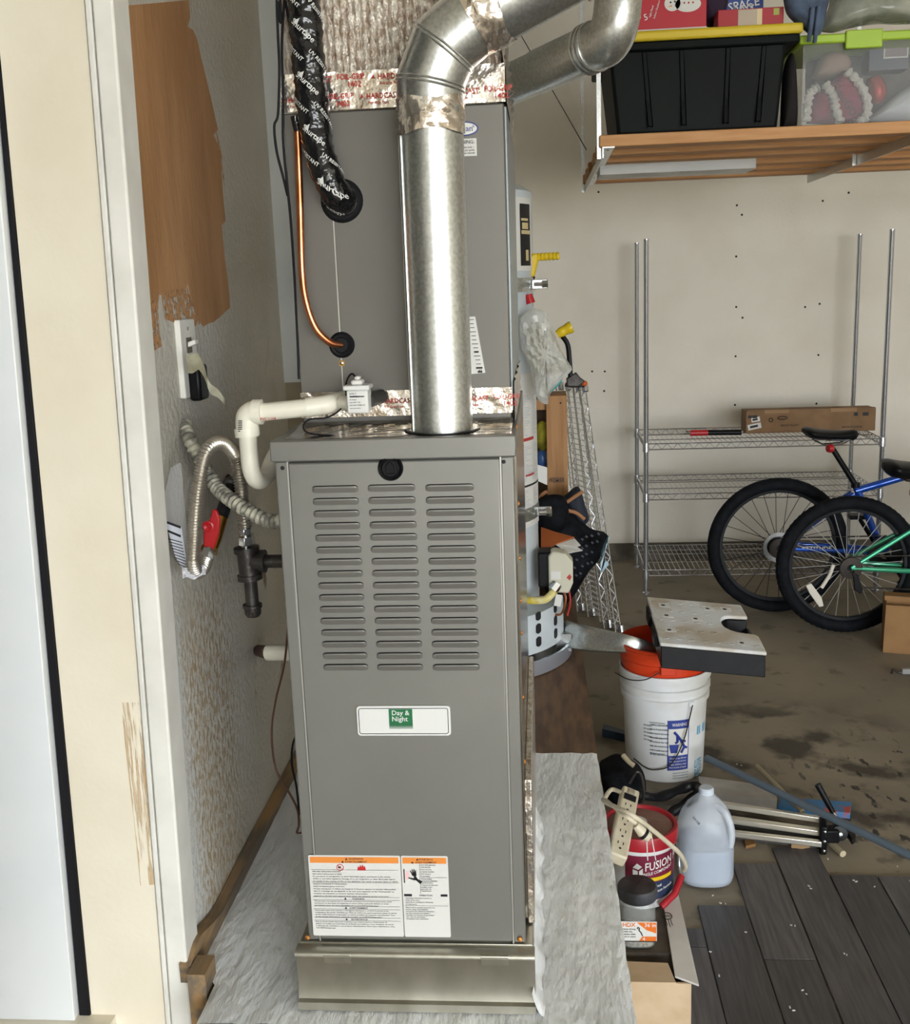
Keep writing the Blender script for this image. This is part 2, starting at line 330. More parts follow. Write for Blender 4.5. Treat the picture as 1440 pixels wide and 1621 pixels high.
for q in ([(176, 0), (190, 0), (210, 250), (236, 470), (250, 480), (252, 520), (256, 548), (236, 560), (226, 540), (221, 470), (200, 240)], [(255, 462), (296, 455), (318, 512), (300, 520), (262, 505)], [(340, 190), (352, 250), (356, 300), (346, 240)]):
    MB().prism([P(x, y, X=XL + .0022) for x, y in q], (-.0004, 0, 0)).build('primer_speckle', spk, wlo)
# chase at the back of the alcove: white above, beige below
zs = P(455, 605, Y=2.9).z
MB().box(XL, -.46, 2.9, 3.15, .385, zs).build('wall_chase_lower', mat('beige_wall', S('b0a58e'), .8, col2=S('9c917a'), vs=6), **st)
MB().box(XL, -.46, 2.89, 3.15, zs, ZC).build('wall_chase_upper', mat('chase_paint', S('dfe3e2'), .7, col2=S('d0d5d4'), vs=4), **st)
# platform: white coated front, plywood rear
ZP, YP0, YP1 = .385, 1.632, 4.35
pf = thing('platform', 'raised wooden platform, white sealant on its front part and bare brown plywood behind', 'platform', (-.28, 2.6, 0))
rx = lambda y: .142 - (y - 1.65) * .011
xl = lambda y: XL + .066 * max(0, min(1, (1.80 - y) / .05))
MB().prism([(XL + .068, YP0 + .01, 0), (rx(YP0) - .012, YP0 + .01, 0), (rx(YP1) - .012, YP1, 0), (XL, YP1, 0), (XL, 1.80, 0), (XL + .068, 1.75, 0)], (0, 0, ZP - .02)).build('base_frame', mat('platform_side', S('a79c86'), .8, col2=S('8a7c63'), vs=8), pf)
YS = 2.75
def padtop(u, v):
    y = YP0 + (YS - YP0) * v; x = xl(y) + (rx(y) - xl(y)) * u; z = ZP + .0018 * math.sin(x * 90 + y * 33) * math.sin(y * 41 + x * 17) - (.004 if u in (0, 1) else 0)
    return V((x + (.0012 * math.sin(y * 50) if u == 1 else 0), y, z))
pm = MB().grid(padtop, 60, 70); pm.grid(lambda u, v: (lambda q: V((q.x, q.y - .002, q.z - .022 * v)))(padtop(u, 0)), 60, 2); pm.grid(lambda u, v: (lambda q: V((q.x + .002 * v, q.y, q.z - .022 * v)))(padtop(1, u)), 70, 2)
pm.build('sealant_coat', M['pad'], pf, ang=60)
MB().prism([(XL, YS, ZP - .02), (rx(YS), YS, ZP - .02), (rx(YP1), YP1, ZP - .02), (XL, YP1, ZP - .02)], (0, 0, .019)).build('plywood_sheet', M['ply'], pf)
MB().box(XL + .07, rx(YP0) - .005, YP0 - .004, YP0 + .012, ZP - .06, ZP - .021).build('front_edge', M['boardw'], pf)
# warped board along the foot of the left wall
bt = [(300, 1530), (316, 1482), (352, 1440), (400, 1342), (440, 1265), (478, 1190)]
bl = cr([P(x, y, X=XL + .022) for x, y in bt], 5)
bm = MB()
for a, b in zip(bl, bl[1:]):
    pass
vs = []; fs = []
for q in bl: vs += [V((XL + .002, q.y, ZP)), V((XL + .026, q.y, ZP)), V((XL + .024, q.y, q.z)), V((XL + .002, q.y, q.z + .004))]
for i in range(len(bl) - 1):
    for k in range(4): fs.append((i * 4 + k, i * 4 + (k + 1) % 4, i * 4 + 4 + (k + 1) % 4, i * 4 + 4 + k))
fs += [(3, 2, 1, 0), tuple(range(len(vs) - 4, len(vs)))]
bq = bl[0]; bbm = MB().add(vs, fs); bbm.obox((XL + .026, 1.715, .2), (.034, 0, 0), (0, .06, 0), (0, 0, bq.z + .002 - .2)); bbm.build('baseboard_left', M['boardw'], **st)
# laminate planks laid on the concrete
lam = [mat('dark_laminate_%s' % k, S(c), .42, col2=S(c2), vs=7, stretch=(14, .9, 1), vr=(.35, .65)) for k, c, c2 in (('a', '5b5757', '464344'), ('b', '646060', '4c494a'), ('c', '545152', '413f40'))]
ends = {.258: 1470, .385: 1433, .513: 1366, .642: 1341, .77: 1383, .897: 1384, 1.024: 1384, 1.151: 1384, 1.278: 1384}
joint = {.258: 1500, .385: 1640, .513: 1518, .642: 1700, .77: 1640, .897: 1517, 1.024: 1660, 1.151: 1517, 1.278: 1600}
for i, (x0, ye) in enumerate(ends.items()):
    far = P(1200, ye, Z=.008).y; jn = P(1200, joint[x0], Z=.008).y
    for k, (a, b) in enumerate(((jn, far), (jn - 1.2, jn), (jn - 2.4, jn - 1.2))):
        MB().box(x0 + .0012, x0 + .1255, a + .0015, b - .0015, 0.0005, .008).build('plank', lam[(i * 2 + k) % 3], floor, bevel=.0012, seg=1)
# ------------------------------------------------------------------ furnace
FX0, FX1, FY0, FY1, FZ0, FZ1 = -.438, -.048, 1.70, 2.42, .505, 1.412
fc = thing('furnace', 'tall grey gas furnace with rows of louvers and a white and green nameplate', 'furnace', (-.243, 2.06, FZ0))
fur = M['furn']
MB().box(FX0 + .003, FX1 - .003, FY0 + .012, FY1, FZ0, FZ1 - .02).build('cabinet', fur, fc, bevel=.002)
top = MB().box(FX0 - .004, FX1 + .004, FY0 - .006, FY1, FZ1 - .034, FZ1); top.build('top_cap', fur, fc, bevel=.002)
dpan = MB().box(FX0 + .022, FX1 - .022, FY0, FY0 + .014, FZ0 + .004, FZ1 - .037).build('front_door', fur, fc, bevel=.003)
for x0 in (FX0, FX1 - .021): MB().box(x0, x0 + .021, FY0 + .004, FY0 + .03, FZ0, FZ1 - .035).build('corner_flange', fur, fc, bevel=.0025)
for x0 in (FX0 + .0205, FX1 - .0225): MB().box(x0, x0 + .0025, FY0 + .001, FY0 + .02, FZ0, FZ1 - .035).build('door_seam', mat('seam_edge', S('b9b8b2'), .3, .6), fc)
# louvers: pressed out at the top, flush at the bottom, dark slot above
slotm = mat('louver_slot', S('1d1c1a'), .8)
def louver(L_, H_, D_):
    m = MB()
    def e(u):
        a = min(u, 1 - u) * L_ / .007; return math.sqrt(max(0, 1 - (1 - min(a, 1)) ** 2))
    us = [0, .012, .03, .06, .1, .3, .5, .7, .9, .94, .97, .988, 1]
    vs_ = []; rows = [(0, 0), (.3, .3), (.65, .75), (.9, 1), (1, .92)]
    for v, d in rows:
        for u in us: vs_.append(V(((u - .5) * L_, -D_ * d * e(u) - .0004, (v - .5) * H_ * (.35 + .65 * e(u)))))
    k = len(us); fs = [(j * k + i, j * k + i + 1, (j + 1) * k + i + 1, (j + 1) * k + i) for j in range(len(rows) - 1) for i in range(k - 1)]
    m.add(vs_, fs, 0)
    o = len(rows) - 1
    m.add([vs_[o * k + i] + V((0, .0004, .0)) for i in range(k)] + [V((vs_[o * k + i].x, -.0005, vs_[o * k + i].z + .0012 * e(us[i]))) for i in range(k)], [(i, i + 1, k + i + 1, k + i) for i in range(k - 1)], 1)
    return m
cols = [((494, 772), (567, 770)), ((582, 770), (657, 768)), ((672, 770), (749, 767))]
colb = [((514, 1053), (580, 1053)), ((598, 1053), (668, 1053)), ((684, 1053), (762, 1053))]
for ci in range(3):
    a = (P(*cols[ci][0], Y=FY0) + P(*cols[ci][1], Y=FY0)) / 2; b = (P(*colb[ci][0], Y=FY0) + P(*colb[ci][1], Y=FY0)) / 2
    Lw = (P(*cols[ci][1], Y=FY0) - P(*cols[ci][0], Y=FY0)).length
    first = None
    for r in range(16):
        c = a + (b - a) * (r / 15); c = V((a.x * .5 + b.x * .5, FY0, c.z - .004))
        if first is None:
            mb = louver(Lw, .0112, .0045); mb.v = [p + c for p in mb.v]; first = mb.build('louver', [fur, slotm], fc, at=c, ang=50)
        else: dup(first, fc, c - ORG[first.name])
# sight glass
g = P(618, 741, Y=FY0); sg = MB().lathe([(0, .006), (.013, .006), (.0155, .004), (.018, .006), (.0205, .003), (.021, 0)], g, (0, -1, 0), 28).build('sight_glass', M['blackp'], fc)
hz = [(-.007, -.008), (.007, -.008), (.007, .005), (0, .012), (-.007, .005)]
MB().tube([g + V((x, -.0068, z)) for x, z in hz], .0011, 6, closed=True).build('house_mark', M['blackp'], sg)
MB().tube([g + V((.011, -.006, -.012)), g + V((.013, -.0068, 0)), g + V((.009, -.006, .012))], .0012, 6).build('house_mark', M['blackp'], sg)
# screws
for px, py in ((447, 741), (797, 731)):
    q = P(px, py, Y=FY0 + .004); MB().lathe([(0, .002), (.003, .0015), (.0035, 0)], q, (0, -1, 0), 10).build('screw', M['ink'], fc)
for px, py in ((487, 1484), (823, 1487)):
    q = P(px, py, Y=FY0); MB().lathe([(0, .003), (.004, .002), (.005, 0)], q, (0, -1, 0), 10).build('screw', M['screw'], fc)
# mirror-like side panel strips and gold screws on the right flank
XS = FX1
MB().box(XS - .001, XS + .0035, FY0 + .05, FY1, FZ0 + .02, FZ1 - .036).build('side_panel', M['foils'], fc)
for i, py in enumerate((700, 815, 890, 945, 985, 1060, 1130, 1230, 1390)):
    q = P(806 + (py - 700) * .045 + 7, py, X=XS + .0035); q = V((XS + .0035, FY0 + .085, q.z)); MB().lathe([(0, .003), (.0035, .002), (.0045, 0)], q, (1, 0, 0), 10).build('screw', M['screw'], fc)
MB().box(XS + .0035, XS + .016, FY0 + .06, FY1 - .02, FZ0 + .002, .79).build('foil_panel', M['foil'], fc, bevel=.002)
# nameplate
pu, pv, pn = V((1, 0, 0)), V((0, 0, 1)), V((0, -1, 0))
def rrect(c, u, v, w_, h_, r, n=5):
    out = []
    for sx, sy, a0 in ((1, 1, 0), (-1, 1, 90), (-1, -1, 180), (1, -1, 270)):
        for i in range(n + 1):
            a = math.radians(a0 + 90 * i / n); out.append(V(c) + V(u) * (sx * (w_ / 2 - r) + r * math.cos(a)) + V(v) * (sy * (h_ / 2 - r) + r * math.sin(a)))
    return out
c = (P(565, 1117, Y=FY0) + P(713, 1163, Y=FY0)) / 2; bw = (P(713, 1140, Y=FY0) - P(565, 1140, Y=FY0)).x; bh = P(640, 1116, Y=FY0).z - P(640, 1163, Y=FY0).z
npl = MB().prism(rrect(c, pu, pv, bw, bh, .006), pn * .004).build('nameplate', M['white'], fc, bevel=.001)
fr_ = rrect(c + pn * .0042, pu, pv, bw - .008, bh - .008, .004); MB().tube(fr_, .0006, 4, closed=True).build('plate_line', M['ink'], npl)
lc = (P(616, 1121, Y=FY0) + P(653, 1144, Y=FY0)) / 2; lw = .0402; gx = lc.x
grn = MB().prism(rrect(V((gx, FY0, lc.z)) + pn * .004, pu, pv, lw, .0265, .0006), pn * .0006)
for k in range(7):
    z = lc.z - .0133 - .0013 * (k + .6); hh = .0012 * (1 - k * .11); grn.cbox((gx, FY0 - .0043, z), lw, .0006, hh)
grn.build('green_logo', M['green'], npl)
tx = MB(); tx.text('Day &', (gx - .0155, FY0 - .0048, lc.z + .0025), pu, pv, .0085, maxw=.032); tx.text('Night', (gx - .0155, FY0 - .0048, lc.z - .0085), pu, pv, .0085, maxw=.034); tx.build('logo_letters', M['white'], npl)
# warning labels
lbl = {}
def warn(pts, name):
    a, b, c_, d = [P(x, y, Y=FY0) for x, y in pts]; return a, (b - a), (d - a)
o, U, Vv = warn(((493, 1477), (634, 1482), (634, 1356), (491, 1353)), 'a')
W1 = V((1, 0, 0)); H1 = P(493, 1353, Y=FY0).z - P(493, 1480, Y=FY0).z; x0 = P(492, 1420, Y=FY0).x; x1 = P(637, 1420, Y=FY0).x; x2 = P(711, 1420, Y=FY0).x; zb = P(600, 1482, Y=FY0).z; zt = zb + H1
FF = FY0 - .0004
def lab(xa, xb):
    cc = V(((xa + xb) / 2, FY0 + .0, (zb + zt) / 2)); return MB().prism(rrect(cc, pu, pv, xb - xa, H1, .003), pn * .0005).build('warning_label', M['paper'], fc)
L1, L2 = lab(x0, x1 - .0008), lab(x1 + .0008, x2)
YT = FY0 - .0008
def band(xa, xb, za, zb_): return MB().box(xa, xb, YT, FY0 - .0005, za, zb_)
band(x0 + .003, x1 - .004, zt - .0145, zt - .003).build('orange_band', M['orangeink'], L1); band(x1 + .003, x2 - .003, zt - .0145, zt - .003).build('orange_band', M['orangeink'], L2)
YX = FY0 - .001
k1 = MB(); xm = (x0 + x1) / 2; xm2 = (x1 + x2) / 2
def T(mb, s_, x, z, h, al='L', mw=None): mb.text(s_, (x, YX, z), pu, pv, h, al, maxw=mw)
def tri(mb, x, z, h): mb.add([(x - h * .6, YX, z), (x + h * .6, YX, z), (x, YX, z + h)], [(0, 1, 2)])
T(k1, 'WARNING', xm + .003, zt - .0082, .0038, 'C'); T(k1, 'AVERTISSEMENT', xm + .003, zt - .0138, .0038, 'C'); tri(k1, xm - .014, zt - .0085, .0044); tri(k1, xm - .021, zt - .0141, .0044)
body1 = ['FIRE AND EXPLOSION HAZARD', 'Can result in serious injury or death.', 'Do not store or use gasoline or other flammable vapors and liquids in the vicinity', 'of this or any other appliance. Storage of or use of gasoline or other flammable vapors', 'or liquids in the vicinity of this or any appliance can result in serious injury or death.']
body2 = ['RISQUE D\'INCENDIE ET D\'EXPLOSION', 'Risque de blessures graves ou de mort.', 'Ne pas entreposer ni utiliser de l\'essence ni d\'autres vapeurs ou liquides inflammables', 'dans le voisinage de cet appareil, ni de tout autre appareil. Le fait d\'entreposer ou', 'd\'utiliser de l\'essence ou d\'autres liquides inflammables', 'appareil ou de tout autre appareil peut causer des blessures graves ou la mort.']
body3 = ['This product can expose you to chemicals including Lead and lead components, which', 'are known to the State of California to cause cancer and birth defects or other', 'reproductive harm. For more information go to www.P65Warnings.ca.gov']
body4 = ['Ce produit peut vous exposer a des agents chimiques, y compris le plomb et les', 'composants de plomb, identifies par l\'Etat de Californie comme pouvant causer le cancer', 'et des malformations congenitales ou autres troubles de l\'appareil reproducteur. Pour', 'de plus amples informations, priere de consulter www.P65Warnings.ca.gov']
body5 = ['Este producto puede exponerle a quimicos que incluyen plomo y componentes de', 'plomo, los cuales son conocidos en el Estado de California como causantes de cancer', 'y defectos de nacimiento u otros danos reproductivos. Para mayor informacion, visite', 'www.P65Warnings.ca.gov']
z = zt - .0325; wmax = x1 - x0 - .012
def para(mb, xs, z, lines, mw, h=.0023, stp=.00465):
    for s_ in lines:
        if mw > .1 and len(s_) > 45: mb.text(s_, (xs, YX, z), pu, pv, h, 'L', stretchw=mw * min(1, len(s_) / 90))
        else: T(mb, s_, xs, z, h * 1.08, 'L', mw)
        z -= stp
    return z
def line(mb, xa, xb, z): mb.add([(xa, YX, z), (xb, YX, z), (xb, YX, z + .0005), (xa, YX, z + .0005)], [(0, 1, 2, 3)])
line(k1, x0 + .004, x1 - .005, z + .0045); z = para(k1, x0 + .006, z, body1, wmax); line(k1, x0 + .004, x1 - .005, z + .003); z = para(k1, x0 + .006, z - .001, body2, wmax)
for head, body in (('WARNING', body3), ('AVERTISSEMENT', body4), ('ADVERTENCIA', body5)):
    line(k1, x0 + .004, x1 - .005, z + .0035); z -= .001; T(k1, head, xm + .003, z, .0032, 'C'); tri(k1, xm - .02, z, .004); line(k1, x0 + .004, x1 - .005, z - .0012); z = para(k1, x0 + .006, z - .0046, body, wmax, .0022, .0042)
k1.build('label_print', M['ink'], L1)
k2 = MB(); T(k2, 'WARNING', xm2 + .003, zt - .0082, .0036, 'C'); T(k2, 'AVERTISSEMENT', xm2 + .003, zt - .0138, .0036, 'C', .04); tri(k2, xm2 - .012, zt - .0085, .0042); tri(k2, xm2 - .021, zt - .0141, .0042)
xc_ = x1 + .034
para(k2, xc_, zt - .0185, ['HOT PIPE BEHIND', 'THIS DOOR.', 'Door must be', 'properly installed', 'when furnace', 'is operating.'], x2 - xc_ - .003, .0022, .0042)
line(k2, xc_, x2 - .003, zt - .0415); para(k2, xc_, zt - .0455, ['TUYAUTERIE', 'CHAUDE DERRIERE', 'CETTE PORTE.', 'Cette porte doit etre', 'installee avant', 'operation de', 'l\'equipement.'], x2 - xc_ - .003, .0022, .0038)
k2.add([(xc_ - .0015, YX, zt - .0145), (xc_ - .001, YX, zt - .0145), (xc_ - .001, YX, zt - .0725), (xc_ - .0015, YX, zt - .0725)], [(0, 1, 2, 3)])
k2.add([(x1 + .003, YX, zt - .078), (x1 + .017, YX, zt - .078), (x1 + .017, YX, zt - .0735), (x1 + .003, YX, zt - .0735)], [(0, 1, 2, 3)]); k2.add([(x2 - .015, YX, zt - .078), (x2 - .003, YX, zt - .078), (x2 - .003, YX, zt - .0735), (x2 - .015, YX, zt - .0735)], [(0, 1, 2, 3)])
T(k2, 'OPERATION', xm2, zt - .0775, .003, 'C'); line(k2, x1 + .003, x2 - .003, zt - .0965)
para(k2, x1 + .005, zt - .0825, ['Operating instructions located on', 'inside of this door.', 'Instructions d\'utilisation a l\'interieur', 'de cette porte.'], x2 - x1 - .009, .0022, .004)
para(k2, x1 + .005, zt - .101, ['Filters must be installed external to the', 'furnace casing. See Installation', 'Instructions for additional information.', 'Les filtres doivent etre installes a', 'l\'exterieur de l\'armoire du generateur', 'd\'air. Voir les instructions', 'd\'installation pour information.'], x2 - x1 - .009, .0021, .0037)
# hand near a hot surface
hx, hz_ = x1 + .006, zt - .03
k2.add([(hx - .002, YX, hz_ - .022), (hx, YX, hz_ - .022), (hx, YX, hz_ + .005), (hx - .002, YX, hz_ + .005)], [(0, 1, 2, 3)])
for a, b, ww in (((.010, .002), (.015, -.008), .0016), ((.013, .0045), (.0165, -.007), .0016), ((.0165, .005), (.018, -.007), .0016), ((.0195, .003), (.0195, -.008), .0015), ((.006, -.012), (.017, -.015), .002), ((.0165, -.006), (.02, -.016), .0032), ((.019, -.014), (.029, -.0215), .0034)):
    A = V((hx + a[0], YX, hz_ + a[1])); B = V((hx + b[0], YX, hz_ + b[1])); d = (B - A).normalized(); nn_ = V((-d.z, 0, d.x)); k2.add([A + nn_ * ww * .5, A - nn_ * ww * .5, B - nn_ * ww, B + nn_ * ww], [(0, 1, 2, 3)])
k2.build('label_print', M['ink'], L2)
pk = MB(); pk.add([(hx + .003 + .005 * math.cos(a) * (1 if math.cos(a) > 0 else .3), YX + .0001, hz_ - .007 + .009 * math.sin(a)) for a in [i * PI / 8 for i in range(16)]], [tuple(range(16))]); pk.build('heat_glow_print', mat('pink_ink', S('e6b7bb'), .6), L2)
rk = MB(); rc = V((xm - .026, YX, zt - .023))
rk.tube([rc + V((.006 * math.cos(i * PI / 10), 0, .006 * math.sin(i * PI / 10))) for i in range(20)], .0006, 4, closed=True); rk.tube([rc + V((-.0042, 0, .0042)), rc + V((.0042, 0, -.0042))], .0006, 4)
fls = [(-.008, -.006), (.008, -.006), (.0075, 0), (.005, .0035), (.004, .0005), (.002, .006), (0, .001), (-.002, .005), (-.004, 0), (-.0065, .002)]
rk.build('no_smoking_ring_print', mat('hazard_red', S('c0282d'), .5), L1); rk = MB(); rk.add([V((xm + .012 + x * .95, YX, zt - .0225 + z_)) for x, z_ in fls], [tuple(range(len(fls)))]); rk.build('flame_print', mat('hazard_red', S('c0282d'), .5), L1)
gk = MB(); gk.cbox(rc + V((-.001, 0, 0)), .005, .0002, .0035); gk.build('hazard_print', M['ink'], L1)
# ------------------------------------------------------------------ filter base under the furnace
fb = thing('filter_base', 'galvanized steel filter box under the furnace, standing on the white pad', 'filter box', (-.245, 2.05, ZP))
bx0, bx1 = -.457, -.032
MB().box(bx0 + .004, bx1 - .004, 1.70, 2.42, ZP, FZ0 - .001).build('box', M['galvd'], fb, bevel=.001)
prof = [(1.676, FZ0 - .004), (1.672, FZ0 - .008), (1.672, FZ0 - .013), (1.680, FZ0 - .016), (1.682, FZ0 - .03), (1.684, .43), (1.681, .412), (1.679, .404), (1.67, .402), (1.668, .388), (1.70, .3865), (1.70, FZ0 - .004)]
MB().prism([(bx0, y, z_) for y, z_ in prof], (bx1 - bx0, 0, 0)).build('filter_door', M['galvd'], fb, ang=50)
for xa in (P(510, 1493, Y=1.67).x, P(760, 1500, Y=1.67).x):
    hg = MB().tube([(xa, 1.671, FZ0 - .006), (xa + .048, 1.671, FZ0 - .006)], .003, 8); hg.box(xa, xa + .048, 1.6745, 1.6805, FZ0 - .026, FZ0 - .012); hg.build('hinge', M['galvd'], fb)
    for k in (.008, .042): MB().lathe([(0, .0025), (.003, .0018), (.0038, 0)], (xa + k, 1.680, FZ0 - .021), (0, -1, 0), 10).build('rivet', M['steel'], fb)
MB().grid(lambda u, v: V((bx1 - .006 + .02 * v + .003 * math.sin(u * 37), 1.665 + .73 * u, ZP + .001 + .045 * (1 - v) ** 2 + .002 * math.sin(u * 61))), 60, 5).build('sealant_fillet', M['pad'], fb, ang=60)
# ------------------------------------------------------------------ coil cabinet
CY0 = 1.85; ZK0, ZK1 = FZ1 + .0005, 1.936; KX0, KX1 = -.419, -.054
cc = thing('coil_cabinet', 'grey evaporator coil cabinet stacked on the furnace behind the flue pipe', 'coil cabinet', (-.237, 2.1, ZK0))
MB().box(KX0, KX1, CY0, 2.40, ZK0, ZK1).build('cabinet', M['furn2'], cc, bevel=.002)
xs_ = P(534, 450, Y=CY0).x; xe = P(641, 450, Y=CY0).x
for xa, xb in ((KX0 + .001, xs_), (xs_ + .0012, xe), (xe + .0025, KX1 - .001)):
    MB().box(xa, xb, CY0 - .004, CY0 + .002, ZK0 + .06, ZK1 - .002).build('front_panel', M['furn2'], cc, bevel=.001)
MB().box(xs_ - .0008, xs_ + .0014, CY0 - .0046, CY0 - .003, ZK0 + .06, P(534, 340, Y=CY0).z).build('panel_seam', mat('seam_light', S('b3b0a8'), .4, .3), cc)
MB().box(xe - .0005, xe + .002, CY0 - .006, CY0 - .003, ZK0 + .06, ZK1 - .002).build('panel_seam', mat('seam_light', S('b3b0a8'), .4, .3), cc)
MB().box(KX1, KX1 + .004, CY0 + .01, 2.40, ZK0 + .02, ZK1 - .004).build('side_panel', mat('blue_grey_side', S('8f9799'), .35, .5), cc, bevel=.001)
gr1 = P(541, 318, Y=CY0 - .004); gr2 = P(541, 546, Y=CY0 - .004)
MB().lathe([(.012, .006), (.030, .007), (.034, .004), (.036, 0)], gr1, (0, -1, 0), 28).build('grommet', M['rub'], cc)
MB().lathe([(.004, .008), (.012, .008), (.014, .005), (.018, .0065), (.0215, .003), (.0225, 0)], gr2, (0, -1, 0), 28).build('grommet', M['rub'], cc)
q = P(541, 575, Y=CY0 - .004); MB().cbox(q, .009, .003, .009).build('screw_clip', M['brass'], cc); MB().lathe([(0, .004), (.003, .003), (.0035, 0)], q, (0, -1, 0), 10).build('screw', M['steel'], cc)
# oval badge, half hidden by the pipe
q = P(735, 204, Y=CY0 - .004); ov = lambda a, b, dy: [q + V((a * math.cos(i * PI / 16), dy, b * math.sin(i * PI / 16))) for i in range(32)]
bo = MB().prism(ov(.023, .0115, 0), (0, -.001, 0)).build('badge', mat('badge_blue', S('2d3a78'), .4), cc); MB().prism(ov(.0205, .0092, -.001), (0, -.0004, 0)).build('badge_face', M['white'], bo)
MB().text('an', q + V((.002, -.0016, -.004)), pu, pv, .009).text('®', q + V((.0125, -.0016, .001)), pu, pv, .004).build('badge_letters', mat('badge_blue', S('2d3a78'), .4), bo)
a, b = P(718, 221, Y=CY0), P(755, 247, Y=CY0); lb = MB().box(a.x - .02, b.x, CY0 - .005, CY0 - .004, b.z, a.z).build('warning_sticker', M['paper'], cc)
t_ = MB(); 
for s_, dz, h in (('WARNING:', .008, .0055), ('cap this hole --', .015, .003), ('install per guide', .0195, .003), ('see manual', .024, .003)): t_.text(s_, (b.x - .0035, CY0 - .0055, a.z - dz), pu, pv, h, 'R')
t_.build('sticker_print', M['ink'], lb)
a, b, c_, d = [P(x, y, Y=CY0 - .0045) for x, y in ((742, 501), (752, 501), (768, 590), (745, 594))]
lb = MB().prism([a - V((.03, 0, 0)), b, c_, d - V((.03, 0, 0))], (0, -.0006, 0)).build('spec_sticker', M['paper'], cc); t_ = MB()
for k in range(14):
    t = k / 14; e = b + (c_ - b) * t; t_.cbox(e + V((-.008, -.0012, -.005)), .008 if k % 3 else .011, .0003, .0011 if k not in (8, 12, 13) else .003)
t_.text('45', c_ + V((-.012, -.0012, .001)), pu, pv, .005); t_.build('sticker_print', M['ink'], lb)
# printed foil tape
def tape(par, name, xa, xb, y, za, zb_, rows, dirn=1, bend=None):
    t = MB().grid(lambda u, v: V((xa + (xb - xa) * u, y - .0015 - .0016 * math.sin(u * 47 + v * 9) * math.sin(v * PI) * math.sin(u * 19), za + (zb_ - za) * v)), 60, 6).build(name, M['foil'], par, ang=80)
    t_ = MB(); x = xa + .012
    hh = (zb_ - za) / rows
    for r in range(rows):
        x = xa + .01 + r * .02; z_ = za + hh * (r + .5)
        while x < xb - .08:
            t_.add([(x - .007, y - .0045, z_ + .001), (x - .004, y - .0045, z_ + .008), (x - .003, y - .0045, z_ + .005), (x, y - .0045, z_ + .001), (x - .003, y - .0045, z_ + .003)], [(0, 4, 1), (1, 4, 2), (2, 4, 3)])
            t_.text('HARDCAST', (x + .003, y - .0045, z_), pu, pv, .0085, maxw=.055); t_.text('Foil-Grip Tape', (x + .006, y - .0045, z_ - .008), pu, pv, .004, maxw=.045); t_.text('FOIL-GRIP', (x + .066, y - .0045, z_ + .002), pu, pv, .0085, maxw=.046); t_.text('1402', (x + .082, y - .0045, z_ - .0095), pu, pv, .0085); x += .13
    t_.build('tape_print', M['redink'], t); return t
tape(cc, 'foil_tape', KX0 - .001, KX1 + .002, CY0 - .003, ZK0 + .018, ZK0 + .062, 1)
MB().grid(lambda u, v: V((KX0 - .003 + (KX1 - KX0 + .006) * u, CY0 - .006 - .13 * v, FZ1 + .0005 + .010 * (1 - v) ** 3 + .0004 * math.sin(u * 60 + v * 14) * (1 - v))), 60, 12).build('foil_tape', mat('shiny_flat_foil', S('c3bdb2'), .12, 1., bump=.12, bs=25), fc, ang=80)
MB().grid(lambda u, v: V((KX1 + .006 + .003 * math.sin(v * 40) * math.sin(u * 22), CY0 - .0 + .5 * u, FZ1 + .002 + .07 * v)), 30, 10).build('foil_tape', M['foil'], cc, ang=80)
# ------------------------------------------------------------------ plenum
YP = CY0 + .012
pn_ = thing('supply_plenum', 'supply plenum wrapped in ridged silver foil insulation rising to the ceiling', 'plenum', (-.237, 2.1, ZK1))
MB().box(KX0 + .012, KX1 - .012, YP + .012, 2.39, ZK1 + .001, ZC).build('duct', M['foilw'], pn_)
def ridg(u, v):
    x = KX0 + .005 + (KX1 - KX0 - .01) * u; k = u * 30
    return V((x + .0012 * math.sin(v * 190 + k * 3), YP + .004 - .006 * abs(math.sin(k * PI)) - .0012 * math.sin(v * 300 + 2 * k), ZK1 + .055 + (ZC - ZK1 - .055) * v))
MB().grid(ridg, 240, 120).build('insulation_wrap', M['foilw'], pn_, ang=80)
def ridg2(u, v):
    y = YP + .5 * u; return V((KX1 - .006 + .004 * abs(math.sin(u * 50 * PI)), y, ZK1 + .03 + (ZC - ZK1 - .03) * v))
MB().grid(ridg2, 120, 20).build('insulation_wrap', M['foilw'], pn_, ang=80)
tape(pn_, 'foil_tape', KX0 - .002, KX1 + .003, CY0 - .004, ZK1 + .001, ZK1 + .06, 2)
MB().grid(lambda u, v: V((KX1 + .005 + .004 * math.sin(v * 30) * math.sin(u * 32), CY0 - .006 + .5 * u, ZK1 + .001 + .09 * v)), 30, 10).build('foil_tape', M['foil'], pn_, ang=80)
# ------------------------------------------------------------------ flue pipe
YFL, RF = 1.778, .0515
fb0 = P(700, 676, Y=YFL); FXc = fb0.x
fl = thing('flue_pipe', 'galvanized round flue pipe rising from the furnace top and bending up to the right', 'pipe', (FXc, YFL, FZ1))
zt1 = P(684, 190, Y=YFL).z
def cyl(a, b, r, n=40, t=.0015): return MB().tube([a, b], r, n, caps=False)
MB().tube([(FXc, YFL, FZ1 + .001), (FXc, YFL, zt1)], RF, 48).build('pipe_section', M['galv'], fl)
sm = MB().tube([(FXc - RF * .9, YFL - RF * .47, FZ1 + .002), (FXc - RF * .9, YFL - RF * .47, zt1)], .0015, 6); sm.build('pipe_seam', M['galv'], fl)
MB().lathe([(RF + .001, .0), (RF + .012, .0008), (RF + .013, 0)], (FXc, YFL, FZ1 + .0012), (0, 0, 1), 32).build('pipe_opening', M['rub'], fl)
